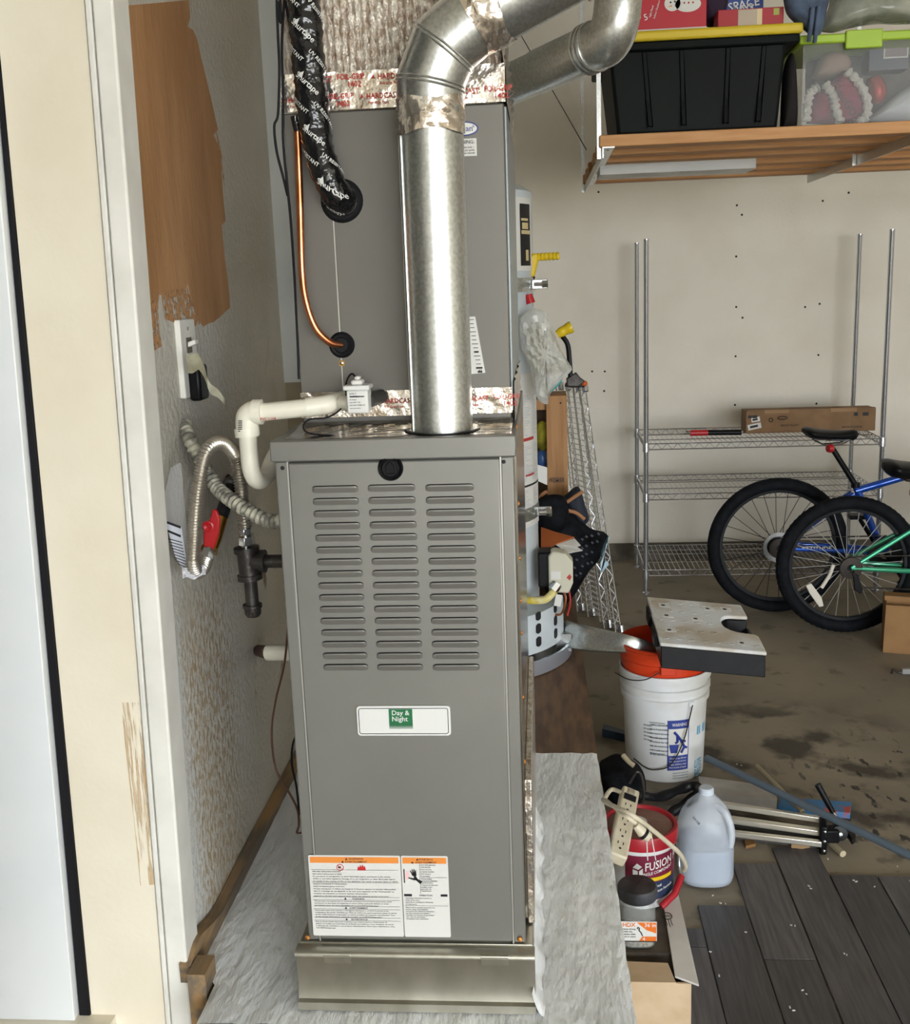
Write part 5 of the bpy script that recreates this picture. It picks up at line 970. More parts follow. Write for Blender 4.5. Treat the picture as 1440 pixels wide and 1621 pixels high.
t_ = MB(); t_.text('36 in', (jx.x + .012, yj - .0004, lz1 - .013), pu, pv, .0095, maxw=.027); t_.text('4', (jx.x + .008, yj - .0004, lz0 + .0035), pu, pv, .009); t_.build('label_letters', M['white'], lj)
t_ = MB().text('HDX', (jx.x - .038, yj - .0004, lz1 - .013), pu, pv, .0105, maxw=.03); t_.build('label_brand', mat('hot_orange', S('dd6f22'), .5), lj)
t_ = MB()
for i, s_ in enumerate(('Heavy Strong', 'Cable ties', 'Attaches cables', 'cold or warm')): t_.text(s_, (jx.x - .038, yj - .0004, lz1 - .021 - i * .0065), pu, pv, .004, maxw=.03)
t_.tube([V((jx.x + x, yj - .0004, lz0 + z)) for x, z in ((-.004, .034), (-.002, .038), (.001, .036), (.0, .03), (.005, .024), (.008, .016))], .0014, 5); t_.build('label_print', M['ink'], lj)
MB().lathe([(.0335, jz1 - .004), (.045, jz1 - .002), (.0465, jz1 + .003), (.0465, jz1 + .022), (.043, jz1 + .027), (.001, jz1 + .028)], (jx.x, jy, 0), (0, 0, 1), 40).build('screw_lid', mat('dusty_black_lid', S('222325'), .5, col2=S('45464a'), vs=18), jr, ang=30)
# gallon jug
ju = P(1122, 1408, Z=.009); jgx, jgy = ju.x + .0, ju.y + .072
jg = thing('water_jug', 'translucent plastic gallon jug half full of water, standing on the floor', 'jug', (jgx, jgy, 0))
jh = .075
def rs(a, s_, ex): return (s_ * math.copysign(abs(math.cos(a)) ** ex, math.cos(a)), s_ * math.copysign(abs(math.sin(a)) ** ex, math.sin(a)))
rows = [(.35, .0095, .9), (.86, .0095, .8), (.96, .014, .75), (1, .03, .7), (1, .135, .7), (1.01, .15, .7), (.99, .17, .75), (.9, .195, .85), (.72, .222, .95), (.46, .243, 1), (.3, .254, 1), (.26, .262, 1)]
def jug(rows, sc=1.0):
    m = MB(); K = 48; vs = []
    for s_, z, ex in rows:
        for i in range(K):
            a = 2 * PI * i / K; x, y = rs(a, s_ * jh * sc, ex)
            if z > .13 and z < .235: 
                w_ = math.exp(-((a - 5.75) / .28) ** 2) * math.sin(PI * (z - .13) / .105); x -= .022 * w_; y += .012 * w_       # handle recess
            vs.append(V((jgx + x, jgy + y, z)))
    m.add(vs, [(j * K + i, j * K + (i + 1) % K, (j + 1) * K + (i + 1) % K, (j + 1) * K + i) for j in range(len(rows) - 1) for i in range(K)] + [tuple(range(K))[::-1]]); return m
jmat = mat('milky_plastic', S('dce4ee'), .3, alpha=.45, spec=.5, bump=.15, bs=14)
jug(rows).build('body', jmat, jg, ang=50)
wt = [r for r in rows if r[1] < .12] + [(1, .118, .7), (.02, .1185, .7)]; jug(wt, .965).build('water', mat('jug_water', S('8fa0b8'), .08, alpha=.85), jg, ang=50)
MB().lathe([(.019, .256), (.0205, .257), (.0205, .272), (.017, .276), (.001, .276)], (jgx, jgy, 0), (0, 0, 1), 28).build('cap', mat('milky_cap', S('cdd6e2'), .35, alpha=.9), jg)
hpts = cr([V((jgx + .022, jgy - .028, .236)), V((jgx + .045, jgy - .052, .222)), V((jgx + .058, jgy - .06, .19)), V((jgx + .06, jgy - .062, .155)), V((jgx + .056, jgy - .062, .132))], 6); MB().tube(hpts, .009, 12).build('handle', jmat, jg)
t_ = MB().text('8/24 15:08', V((jgx - .045, jgy - .058, .214)), V((.55, -.2, -.6)), V((.5, .2, .6)), .008, maxw=.03); t_.build('date_print', M['ink'], jg)
# dark rag heap, black hose end and loose wires between bucket and pail
rag = [(948, 1215), (975, 1203), (1000, 1212), (1020, 1228), (1018, 1262), (990, 1250), (960, 1262)]
blob(rag, 2.98, .1, 'black_jacket', black, None, label='crumpled black jacket between the white bucket and the platform', cat='jacket')
MB().tube(cr([P(1000, 1255, Y=2.9), P(1040, 1262, Y=2.88), P(1075, 1250, Y=2.86), P(1098, 1243, Y=2.85), P(1104, 1256, Y=2.84), P(1080, 1275, Y=2.84), P(1058, 1290, Y=2.84)], 6), [.014 + .002 * math.sin(i) for i in range(37)], 12).build('black_hose', mat('black_rubber_hose', S('16171a'), .4, bump=.2, bs=40), label='bent black rubber hose behind the pail and the water jug', cat='hose')
MB().tube(cr([P(986, 1196, Y=3.0), P(995, 1206, Y=2.98), P(1003, 1212, Y=2.97)], 5), .008, 10).build('wood_stick', mat('stick_beige', S('b4a88c'), .6), label='short beige stick poking out of the black jacket', cat='stick')
MB().tube(cr([P(996, 1240, Y=2.85), P(1008, 1222, Y=2.85), P(1016, 1232, Y=2.85), P(1018, 1262, Y=2.82), P(1010, 1290, Y=2.75)], 6), .0045, 8).build('steel_hook', M['iron'], label='dark steel hook strap hanging over the black jacket', cat='hook')
MB().prism([P(955, 1158, Z=.002), P(990, 1168, Z=.002), P(988, 1174, Z=.002), P(953, 1166, Z=.002)], (0, 0, .03)).build('blue_scrap', mat('dark_blue_scrap', S('2a3a4a'), .5), label='dark blue plastic scrap on the floor left of the white bucket', cat='scrap')
# tile cutter
tcu = thing('tile_cutter', 'manual tile cutter with aluminium rails and a black handle lying by the jug', 'tile cutter', P(1230, 1310, Z=0))
alu = mat('aluminium_rail', S('dcd7ca'), .35, .8)
for (pa, pb, zz_, r) in (((1130, 1276), (1300, 1302), .075, .008), ((1130, 1298), (1300, 1322), .05, .011), ((1130, 1320), (1300, 1340), .03, .008)):
    a, b = P(*pa, Z=zz_), P(*pb, Z=zz_); d = (b - a); s_ = V((-d.y, d.x, 0)).normalized()
    MB().obox(a - s_ * r, d, s_ * 2 * r, V((0, 0, .018))).build('rail', alu, tcu, bevel=.003)
a, b, c_ = P(1140, 1286, Z=.055), P(1296, 1310, Z=.055), P(1296, 1338, Z=.02); MB().prism([a, b, c_, P(1140, 1320, Z=.02)], (0, 0, -.012)).build('bed', mat('cutter_bed', S('3a3835'), .6), tcu)
e = P(1302, 1322, Z=.05); MB().cbox(e, .022, .07, .09, rz=-.2).build('end_block', M['blackp'], tcu, bevel=.006)
for z_ in (.03, .0, -.03): MB().lathe([(0, .003), (.004, .002), (.005, 0)], e + V((-.004, -.037, z_)), (-.2, -1, 0), 10).build('bolt', M['steel'], tcu)
pv_ = P(1328, 1318, Z=.05); MB().lathe([(0, .012), (.022, .01), (.026, 0), (.026, -.02), (0, -.02)], pv_, (-.1, -1, .2), 20).build('pivot', M['blackp'], tcu); MB().lathe([(0, .003), (.006, .002), (.007, 0)], pv_ + V((0, -.013, 0)), (0, -1, .2), 10).build('pivot_screw', M['steel'], tcu)
MB().cbox(P(1312, 1320, Z=.045), .05, .04, .04).build('carriage', M['blackp'], tcu, bevel=.004)
MB().tube([P(1294, 1242, Z=.17), P(1318, 1286, Z=.09)], [.010, .008], 12).build('handle', M['blackp'], tcu); MB().tube([P(1318, 1286, Z=.09), P(1326, 1296, Z=.07)], .005, 10).build('handle_rod', M['steel'], tcu)
MB().prism([P(x, y, Z=.03) for x, y in ((1335, 1318), (1352, 1320), (1354, 1334), (1348, 1338), (1340, 1326))], (0, 0, .02)).build('stop_hook', M['blackp'], tcu, bevel=.002)
bxp = [P(1236, 1298, Z=.0), P(1352, 1310, Z=.0), P(1354, 1292, Z=0), P(1240, 1284, Z=0)]
MB().prism([p + V((0, .05, .002)) for p in bxp], (0, 0, .02)).build('blue_box', mat('blue_printed_box', S('3f78a8'), .5, col2=S('b04a3a'), vs=14, vr=(.58, .64)), label='flat blue printed box behind the tile cutter', cat='box')
wbp = [P(1105, 1245, Z=.0), P(1228, 1262, Z=.0), P(1229, 1284, Z=0), P(1110, 1275, Z=0)]
MB().prism([p + V((0, 0, .002)) for p in wbp], (0, 0, .035)).build('white_board', mat('white_board', S('b8b4ae'), .6, col2=S('a39e97'), vs=9), label='whitish board lying behind the jug and the cutter rails', cat='board')
MB().tube([P(1118, 1200, Z=.115), P(1452, 1360, Z=.115)], .0115, 14).build('grey_conduit', mat('grey_pvc', S('5b6873'), .4), label='long blue-grey conduit lying diagonally over the tile cutter', cat='pipe')
MB().tube([P(1198, 1213, Z=.02), P(1270, 1285, Z=.08)], .008, 10).build('cream_dowel', mat('stick_beige', S('b4a88c'), .6), label='thin cream dowel crossing under the grey conduit', cat='dowel')
MB().tube([P(1316, 1336, Z=.012), P(1334, 1352, Z=.012)], .010, 10).build('cream_peg', mat('stick_beige', S('b4a88c'), .6), label='short cream peg on the floor below the cutter head', cat='peg')
MB().prism([P(x, y, Z=.009) for x, y in ((1252, 1342), (1262, 1328), (1284, 1335), (1286, 1341), (1270, 1344))], (0, 0, .012)).build('wood_chip', mat('chip_tan', S('8f7350'), .7), label='tan broken chip beside the cutter rail', cat='chip')
MB().prism([P(x, y, Z=.002) for x, y in ((1178, 1330), (1190, 1330), (1196, 1340), (1180, 1344))], (0, 0, .01)).build('leaf', mat('dry_leaf', S('7d5a32'), .8), label='dry brown leaf on the floor right of the jug', cat='leaf')
# scraps swept over the floor
dm = MB()
for x, y in ((1110, 1256), (1166, 1210), (1173, 1212), (1280, 1403), (1283, 1407), (1351, 1394), (1355, 1396), (1384, 1404), (1336, 1510), (1340, 1512), (1252, 1465), (1258, 1466), (1124, 1507), (1180, 1476), (1250, 1595), (1256, 1600), (1270, 1568), (1276, 1574), (1420, 1372), (1310, 1360), (1440, 1395), (1140, 1430), (1148, 1431), (1128, 1418), (1138, 1545)):
    q = P(x, y, Z=.009); r = random.uniform(.0018, .0035); dm.cbox(q + V((0, 0, .001)), r * 2.4, r, .002, rz=random.uniform(0, 3))
dm.build('floor_debris', M['paper'], label='tiny white scraps scattered over the floor and planks', cat='debris', kind='stuff')
# ------------------------------------------------------------------ wire rack by the back wall
yF = P(1022, 940, Z=0).y; yR = P(1009, 898, Z=0).y; xA = P(1022, 936, Y=yF).x; xB = P(1396, 704, Y=yF).x; zT = P(1031, 378, Y=yF).z
rk_ = thing('wire_rack', 'chrome wire shelving rack with four tall posts and three shelves by the back wall', 'shelving rack', ((xA + xB) / 2, (yF + yR) / 2, 0))
for x in (xA, xB):
    for y in (yF, yR):
        MB().lathe([(0, 0), (.02, 0), (.02, .008), (.008, .012), (.008, .03), (.0127, .03), (.0127, zT - .01), (.0135, zT - .008), (.0135, zT), (0, zT + .002)], (x, y, 0), (0, 0, 1), 16).build('post', M['chrome'], rk_)
for k, pyf in enumerate((701, 781, 902)):
    zs_ = P(1100, pyf, Y=yF).z
    sh = MB()
    for y in (yF, yR): sh.tube([(xA, y, zs_), (xB, y, zs_)], .0035, 6).tube([(xA, y, zs_ - .03), (xB, y, zs_ - .03)], .0035, 6)
    for x in (xA, xB): sh.tube([(x, yF, zs_), (x, yR, zs_)], .0035, 6).tube([(x, yF, zs_ - .03), (x, yR, zs_ - .03)], .0035, 6)
    for y in (yF + (yR - yF) / 3, yF + 2 * (yR - yF) / 3): sh.tube([(xA, y, zs_ - .006), (xB, y, zs_ - .006)], .003, 6)
    so_ = sh.build('shelf_frame', M['chrome'], rk_)
    wm = MB()
    for i in range(1, 46): x = xA + (xB - xA) * i / 46; wm.tube([(x, yF, zs_ + .003), (x, yR, zs_ + .003)], .0019, 5)
    for y in (yF, yR): wm.tube([(xA + (xB - xA) * i / 44, y, zs_ - (.03 if i % 2 else 0)) for i in range(45)], .0022, 5)
    for x in (xA, xB): wm.tube([(x, yF + (yR - yF) * i / 18, zs_ - (.03 if i % 2 else 0)) for i in range(19)], .0022, 5)
    w_o = wm.build('shelf_wires', M['chrome'], so_); w_o['kind'] = 'stuff'
    for x in (xA, xB):
        for y in (yF, yR): MB().lathe([(.0132, -.042), (.018, -.04), (.0165, .006), (.0132, .008)], (x, y, zs_), (0, 0, 1), 16).build('corner_sleeve', M['chrome'], rk_)
    if k == 0: zS1 = zs_ + .006
    zS3 = zs_
# carton on the rack
Yc2 = (yF + yR) / 2 - .03
a, b = P(1180, 690, Y=Yc2), P(1386, 656, Y=Yc2)
lc2 = thing('long_carton', 'long brown cardboard carton with white shipping stickers on the top rack shelf', 'carton', ((a.x + b.x) / 2, Yc2 + .06, zS1))
hgt = .118
MB().box(a.x, b.x, Yc2, Yc2 + .14, zS1, zS1 + hgt).build('box', mat('carton_brown', S('8a6b4c'), .8, col2=S('7d6043'), vs=10), lc2, bevel=.002)
MB().box(a.x + .005, b.x - .004, Yc2 - .006, Yc2 + .02, zS1 + hgt, zS1 + hgt + .006).build('lid_flap', mat('carton_brown', S('8a6b4c'), .8), lc2)
for x0_, x1_ in ((.14, .33), (.65, .85)): MB().box(a.x + (b.x - a.x) * x0_, a.x + (b.x - a.x) * x1_, Yc2 - .007, Yc2 - .001, zS1 + hgt - .012, zS1 + hgt + .007).build('tuck_tab', mat('carton_tab', S('9a7a58'), .8), lc2)
for dx, dz_, w2_, h2_, r_2 in ((.05, .075, .045, .025, -.15), (.045, .038, .07, .03, -.2)): s_ = MB().cbox((a.x + dx, Yc2 - .001, zS1 + dz_), w2_, .001, h2_, ry=r_2).build('shipping_sticker', M['paper'], lc2); MB().cbox((a.x + dx - .003, Yc2 - .002, zS1 + dz_), w2_ * .6, .0006, h2_ * .4, ry=r_2).build('sticker_print', M['ink'], s_)
t_ = MB()
for dx, dz_, w2_, h2_ in ((.02, .09, .02, .016), (.045, .09, .025, .016), (.57, .09, .02, .018), (.62, .09, .03, .018)): t_.cbox((a.x + dx, Yc2 - .001, zS1 + dz_), w2_, .001, h2_)
t_.text('GROUT FLOAT', (a.x + .18, Yc2 - .0012, zS1 + .035), pu, pv, .010); t_.text('MADE IN CHINA', (a.x + .5, Yc2 - .0012, zS1 + .018), pu, pv, .010); t_.tube([(a.x + .19 + .025 * math.cos(i * PI / 8), Yc2 - .001, zS1 + .08 + .008 * math.sin(i * PI / 8)) for i in range(16)], .002, 4, closed=True).tube([(a.x + .13 + .01 * math.cos(i * PI / 8), Yc2 - .001, zS1 + .07 + .01 * math.sin(i * PI / 8)) for i in range(16)], .002, 4, closed=True)
t_.build('carton_print', M['ink'], lc2)
gg = thing('grease_gun', 'red and black hand tool lying on the top shelf of the wire rack', 'hand tool', P(1130, 692, Y=yF + .2))
yt = yF + .2; zt_ = zS1 + .017
x_ = lambda px: P(px, 692, Y=yt).x
MB().tube([(x_(1092), yt, zt_), (x_(1120), yt, zt_)], .016, 14).build('red_barrel', M['red'], gg); MB().tube([(x_(1120), yt, zt_), (x_(1172), yt - .02, zt_)], .015, 14).build('black_grip', M['blackp'], gg); MB().tube([(x_(1082), yt, zt_), (x_(1092), yt, zt_)], .007, 10).build('nozzle', M['steel'], gg); MB().lathe([(0, .012), (.010, .01), (.010, 0)], (x_(1088), yt, zt_ + .004), (0, 0, 1), 10).build('knob', M['steel'], gg)
# ------------------------------------------------------------------ bicycles
def bike(name, label, px, py, R, fcol, geo, knobs, Yw, group='bicycles by the back wall', disc=True):
    c0 = P(px, py, Y=Yw); B = V((c0.x, Yw, 0)); o = thing(name, label, 'bicycle', B, group=group)
    fm = mat('frame_' + fcol, S(fcol), .25, .4, coat=.6); tm = mat('tyre_rubber', S('101114'), .75, col2=S('181a1f'), vs=30, spec=.15)
    def L(x, z, y=0): return B + V((x, y, z))
    wheels = []
    for wx in (0, geo['wb']):
        hub = L(wx, R)
        w0 = MB().tube([hub + V((math.cos(i * 2 * PI / 56) * (R - .031), 0, math.sin(i * 2 * PI / 56) * (R - .031))) for i in range(56)], .031, 12, closed=True).build('tyre', tm, o)
        if knobs:
            kb = MB()
            for i in range(70):
                a = i * 2 * PI / 70
                for yy in (-.016, 0, .016): kb.cbox(hub + V((math.cos(a) * (R - .003 - abs(yy) * .5), yy, math.sin(a) * (R - .003 - abs(yy) * .5))), .007, .010, .012, ry=-a)
            kb.build('tread_knobs', tm, w0)['kind'] = 'stuff'
        rim = MB().lathe([(R - .072, -.011), (R - .057, -.012), (R - .055, .0), (R - .057, .012), (R - .072, .011), (R - .074, 0), (R - .072, -.011)], hub, (0, 1, 0), 56).build('rim', mat('rim_black', S('121316'), .5, spec=.25), o)
        MB().tube([hub + V((0, -.05, 0)), hub + V((0, .05, 0))], .018, 14).build('hub', M['blackp'], o)
        if disc: MB().lathe([(.045, -.002), (.075, -.002), (.075, 0), (.045, 0), (.045, -.002)], hub + V((0, -.035, 0)), (0, 1, 0), 32).build('brake_disc', M['steel'], o)
        for i in range(28):
            a = 2 * PI * i / 28 + .05; b = a + (.55 if i % 2 else -.55); sd = .03 if i % 4 < 2 else -.03
            MB().tube([hub + V((math.cos(b) * .02, sd, math.sin(b) * .02)), hub + V((math.cos(a) * (R - .072), 0, math.sin(a) * (R - .072)))], .0016, 4).build('spoke', mat('spoke_black', S('2a2b2e'), .4, .5) if disc else mat('spoke_silver', S('d8d8d4'), .35, .6), o)
    h = L(0, R); bb = L(*geo['bb']); stt = L(*geo['st']); sad = L(*geo['sad']); ht_ = L(*geo['ht']); hb_ = L(*geo['hb'])
    MB().tube([bb, stt], .0175, 14).build('seat_tube', fm, o); MB().tube([stt - V((0, 0, .03)), ht_], .0185, 14).build('top_tube', fm, o); MB().tube([bb, hb_], .022, 14).build('down_tube', fm, o); MB().tube([hb_, ht_], .021, 14).build('head_tube', fm, o)
    for sd in (-1, 1):
        MB().tube([h + V((0, sd * .062, 0)), bb + V((-.06, sd * .04, 0)), bb], [.010, .013, .016], 10).build('chain_stay', fm, o); MB().tube([h + V((0, sd * .062, 0)), stt + V((-.01, sd * .02, -.04))], [.009, .011], 10).build('seat_stay', fm, o)
        MB().tube([hb_ + V((0, sd * .055, -.02)), L(geo['wb'], R, sd * .058)], .013, 10).build('fork_leg', M['blackp'], o)
    MB().tube([stt, sad - V((0, 0, .045))], .0135, 12).build('seat_post', M['blackp'], o); MB().tube([stt - V((0, 0, .012)), stt + V((0, 0, .012))], .021, 14).build('seat_clamp', M['blackp'], o)
    sl_ = geo.get('sl', .27); fat = geo.get('fat', 1.)
    def sadf(u, v):
        x = -.5 + u; wdt = (.075 * fat * (1 - u) ** .8 + .018) if u > .12 else (.075 * fat * (.88) ** .8 + .018) * math.sqrt(max(0, u / .12)) ; a = 2 * PI * v; e = math.sqrt(max(0, min(1, (1 - u) / .08)))
        return sad + V((x * sl_, math.cos(a) * wdt * e, (.022 * fat * math.sin(a) if math.sin(a) > 0 else .03 * fat * math.sin(a)) * (e if u > .9 else min(1, .3 + u * 6)) + .03 * (1 - u) ** 3 + .012 * max(0, u - .7)))
    MB().grid(sadf, 20, 20).build('saddle', M['blackp'], o, ang=70)
    for sd in (-.02, .02): MB().tube([sad + V((-.08, sd, -.02)), sad + V((-.03, sd, -.045)), sad + V((.05, sd, -.04)), sad + V((.1, sd, -.015))], .004, 6).build('saddle_rail', M['steel'], o)
    # drivetrain
    MB().lathe([(.07, -.004), (.085, 0), (.07, .004), (.03, .004), (.03, -.004), (.07, -.004)], bb + V((0, -.06, 0)), (0, 1, 0), 36).build('chainring', M['blackp'], o)
    MB().lathe([(.02, -.02), (.05, -.018), (.052, -.004), (.042, 0), (.02, .004)], h + V((0, -.05, 0)), (0, 1, 0), 28).build('cassette', mat('cassette_dark', S('2e2620'), .5, .4), o)
    for sd, a in ((-1, -1.0), (1, 2.14)):
        e = bb + V((math.cos(a) * .17, sd * .075, math.sin(a) * .17)); MB().tube([bb + V((0, sd * .07, 0)), e], [.013, .010], 10).build('crank_arm', M['blackp'], o); MB().cbox(e + V((0, sd * .05, 0)), .08, .085, .02).build('pedal', M['blackp'], o, bevel=.004)
    MB().tube([h + V((0, -.05, .05)), bb + V((0, -.062, .085))], .0035, 6).build('chain', M['iron'], o); MB().tube([h + V((.02, -.055, -.09)), bb + V((0, -.062, -.085))], .0035, 6).build('chain', M['iron'], o)
    MB().prism([h + V((x, -.062, z)) for x, z in ((0, -.015), (.03, -.03), (.055, -.1), (.045, -.12), (.015, -.1), (.01, -.05))], (0, -.012, 0)).build('derailleur', M['blackp'], o, bevel=.004)
    st2 = ht_ + (ht_ - hb_).normalized() * .06; MB().tube([ht_, st2], .015, 12).build('stem', M['blackp'], o); MB().tube(cr([st2 + V((-.04, -.33, .03)), st2 + V((.0, -.2, .02)), st2 + V((.04, 0, 0)), st2 + V((.0, .2, .02)), st2 + V((-.04, .33, .03))], 6), .0135, 12).build('handlebar', M['blackp'], o)
    return o, h, sad, stt, bb, fm
Yb = P(1232, 968, Z=0).y
kb = Yb / F
o, h, sad, stt, bb, fm = bike('mountain_bike', 'blue mountain bike with a thin black saddle and smooth black tyres, nearest the rack', 1230, 858, 110 * kb, '1f4fb0', dict(wb=1.12, bb=(.50, 110 * kb - .03), st=(.362, 110 * kb + .295), sad=(.235, 110 * kb + .54), ht=(.90, 110 * kb + .42), hb=(.94, 110 * kb + .31)), False, Yb)
MB().lathe([(0, .02), (.018, .018), (.022, 0), (.015, -.01), (0, -.012)], sad + V((-.0, -.02, -.06)), (-1, -.4, 0), 16).build('tail_light', M['red'], o)
t_ = MB().text('ATTITUDE', h + V((.10, -.0655, -.012)), V((1, .06, -.03)), pv, .022, maxw=.16); t_.build('frame_letters', M['white'], o)
Yg2 = P(1341, 1000, Z=0).y; kg = Yg2 / F
o, h, sad, stt, bb, fm = bike('mountain_bike', 'green mountain bike with knobby tyres and a padded black saddle, cut off at the right', 1341, 888, 112 * kg, '3fa27c', dict(wb=1.05, bb=(.43, 112 * kg - .03), st=(.325, 112 * kg + .23), sad=(.27, 112 * kg + .435), ht=(.86, 112 * kg + .33), hb=(.9, 112 * kg + .22), fat=1.5), True, Yg2, disc=False)
ref = mat('reflector', S('d8d2c4'), .3)
MB().prism([h + V((x, -.025, z)) for x, z in ((-.19, -.09), (-.165, -.08), (-.115, -.15), (-.105, -.19), (-.125, -.195), (-.17, -.13))], (0, .012, 0)).build('reflector', ref, o, bevel=.003); MB().tube([h + V((-.07, -.03, .01)), h + V((-.085, -.03, -.04)), h + V((-.12, -.03, -.10))], .009, 8).build('reflector', ref, o)
MB().cbox(sad.lerp(stt, .5) + V((-.024, 0, 0)), .018, .03, .03).build('tail_reflector', M['red'], o, bevel=.003)
# carton at the right edge
rbx = P(1397, 1033, Z=0)
rb = thing('cardboard_box', 'open brown cardboard box on the floor in front of the green bike', 'box', (rbx.x + .2, rbx.y + .1, 0))
cb_ = mat('carton_tan', S('957148'), .8, col2=S('86643f'), vs=8); hb2 = P(1402, 958, Y=rbx.y).z
MB().obox(rbx + V((0, 0, .001)), V((.42, -.12, 0)), V((.003, .006, 0)), V((.004, 0, hb2))).build('front_wall', cb_, rb); MB().obox(rbx + V((0, .006, .001)), V((.006, 0, 0)), V((.055, .2, 0)), V((.004, 0, hb2))).build('side_wall', cb_, rb); MB().obox(rbx + V((.055, .2, .001)), V((.42, -.12, 0)), V((0, .006, 0)), V((0, 0, hb2))).build('back_wall', cb_, rb); MB().obox(rbx + V((.42, -.12, .001)), V((.006, 0, 0)), V((.055, .2, 0)), V((0, 0, hb2))).build('side_wall', cb_, rb)
MB().prism([rbx + V((.006, .008, .001)), rbx + V((.42, -.11, .001)), rbx + V((.47, .08, .001)), rbx + V((.06, .2, .001))], (0, 0, .005)).build('bottom', cb_, rb); MB().obox(rbx + V((.02, .05, hb2 * .72)), V((.4, -.115, 0)), V((.01, .03, 0)), V((.0, .03, .08))).build('inner_flap', cb_, rb)
q = P(1422, 1068, Z=0); lt = thing('metal_clip', 'little metal and black clip lying on the floor below the cardboard box', 'clip', q)
MB().tube(cr([q + V((-.03, 0, .006)), q + V((-.02, .01, .02)), q + V((0, 0, .01)), q + V((.02, 0, .012))], 5), .005, 8).build('spring_wire', M['iron'], lt); MB().cbox(q + V((.035, .005, .014)), .045, .02, .024).build('block', mat('clip_grey', S('8a8a88'), .5), lt, bevel=.003)
# ------------------------------------------------------------------ overhead storage shelf
YV = 3.75; zst = P(950, 214, Y=YV).z; zsb = zst - .038; xV0 = P(948, 222, Y=YV).x; xV1 = 3.3
os_ = thing('overhead_shelf', 'ceiling-hung storage shelf of pine boards on galvanized angle brackets', 'shelf', (xV0 + .9, 4.4, zsb))
ys = [3.75, 4.0, 4.24, 4.56, 4.82, 5.08]
for i, y in enumerate(ys): MB().box(xV0 + random.uniform(-.004, .006), xV1, y, y + .085, zsb, zst).build('slat', M['pine'], os_, bevel=.003)
xC = P(1440, 226, Z=zsb - .02).x
for x in (xV0 + .03, xC, xV1 - .1):
    ab = MB().box(x - .02, x + .02, YV - .01, ys[-1] + .1, zsb - .004, zsb - .0005); ab.box(x - .02, x - .016, YV - .01, ys[-1] + .1, zsb - .035, zsb - .004); ab.build('angle_bracket', M['galv'], os_)
    for y in ((YV + .02, ys[-1] + .06) if x < .5 else (4.4,)): MB().box(x - .036, x - .022, y, y + .003, zsb - .035, ZC).build('hanger_strap', M['galv'], os_)
    for y in (3.8, 4.0, 4.6, 4.78): MB().lathe([(0, .004), (.005, .003), (.006, 0)], (x, y, zsb - .004), (0, 0, -1), 10).build('bolt', M['steel'], os_)
MB().tube([(xV0 - .04, YV + .05, zsb), (xV0 - .36, 5.2, ZC - .3)], .002, 6).build('brace_wire', M['iron'], os_)
# tray resting in the gap between slats
ct = thing('clear_tray', 'shallow clear plastic tray sunk between the shelf slats', 'tray', (.6, 4.38, zst))
ya, yb_ = 4.335, 4.555; tx0, tx1 = P(952, 270, Z=zsb - .03).x, P(1200, 262, Z=zsb - .03).x
clr = mat('cloudy_tray', S('dcdcd6'), .25, alpha=.5)
tr = MB(); 
for (x0_, x1_, y0_, y1_, z0_, z1_) in ((tx0, tx1, ya, yb_, zsb - .035, zsb - .032), (tx0, tx0 + .004, ya, yb_, zsb - .032, zst + .004), (tx1 - .004, tx1, ya, yb_, zsb - .032, zst + .004), (tx0, tx1, ya, ya + .004, zsb - .032, zst + .004), (tx0, tx1, yb_ - .004, yb_, zsb - .032, zst + .004)): tr.box(x0_, x1_, y0_, y1_, z0_, z1_)
tr.build('shell', clr, ct); MB().box(tx0 - .02, tx1 + .02, ya - .03, yb_ + .03, zst + .002, zst + .006).build('lid', clr, ct)
MB().box(tx0 + .02, tx0 + (tx1 - tx0) * .5, ya + .02, yb_ - .03, zsb - .031, zsb - .005).build('contents', M['paper'], ct); MB().box(tx0 + (tx1 - tx0) * .55, tx1 - .08, ya + .02, yb_ - .05, zsb - .031, zsb - .01).build('contents', mat('slate_item', S('4b5a66'), .6), ct)
# black tote, yellow lid
YT_ = 3.80
def pt(x, y): return P(x, y, Y=YT_)
xa, xb = pt(978, 210).x, pt(1232, 205).x; xa2, xb2 = pt(962, 70).x, pt(1246, 60).x; z0_ = zst + .002; z1_ = pt(1110, 62).z
tt_ = thing('black_tote', 'black ribbed storage tote with a yellow lid on the overhead shelf', 'storage bin', ((xa + xb) / 2, YT_ + .25, z0_))
bpl = mat('tote_black', S('0f1312'), .5, col2=S('131817'), vs=4, spec=.1)
def tote(xa, xb, xa2, xb2, y0, y1, z0, z1, t): 
    return MB().add([(xa, y0 + t, z0), (xb, y0 + t, z0), (xb, y1 - t, z0), (xa, y1 - t, z0), (xa2, y0, z1), (xb2, y0, z1), (xb2, y1, z1), (xa2, y1, z1)], [(0, 3, 2, 1), (4, 5, 6, 7), (0, 1, 5, 4), (1, 2, 6, 5), (2, 3, 7, 6), (3, 0, 4, 7)])
tote(xa, xb, xa2, xb2, YT_, YT_ + .5, z0_, z1_, .02).build('bin', bpl, tt_, bevel=.012, seg=3)
for f0 in (.19, .40, .66, .86):
    w2_ = .016
    tote(xa + (xb - xa) * f0, xa + (xb - xa) * f0 + w2_, xa2 + (xb2 - xa2) * f0, xa2 + (xb2 - xa2) * f0 + w2_, YT_ - .004, YT_ + .02, z0_ + .025, z1_ - .03, .018).build('rib', bpl, tt_, bevel=.003)
MB().box(xa2 - .03, xb2 + .035, YT_ - .025, YT_ + .52, z1_ - .03, z1_ - .002).build('rim', bpl, tt_, bevel=.006)
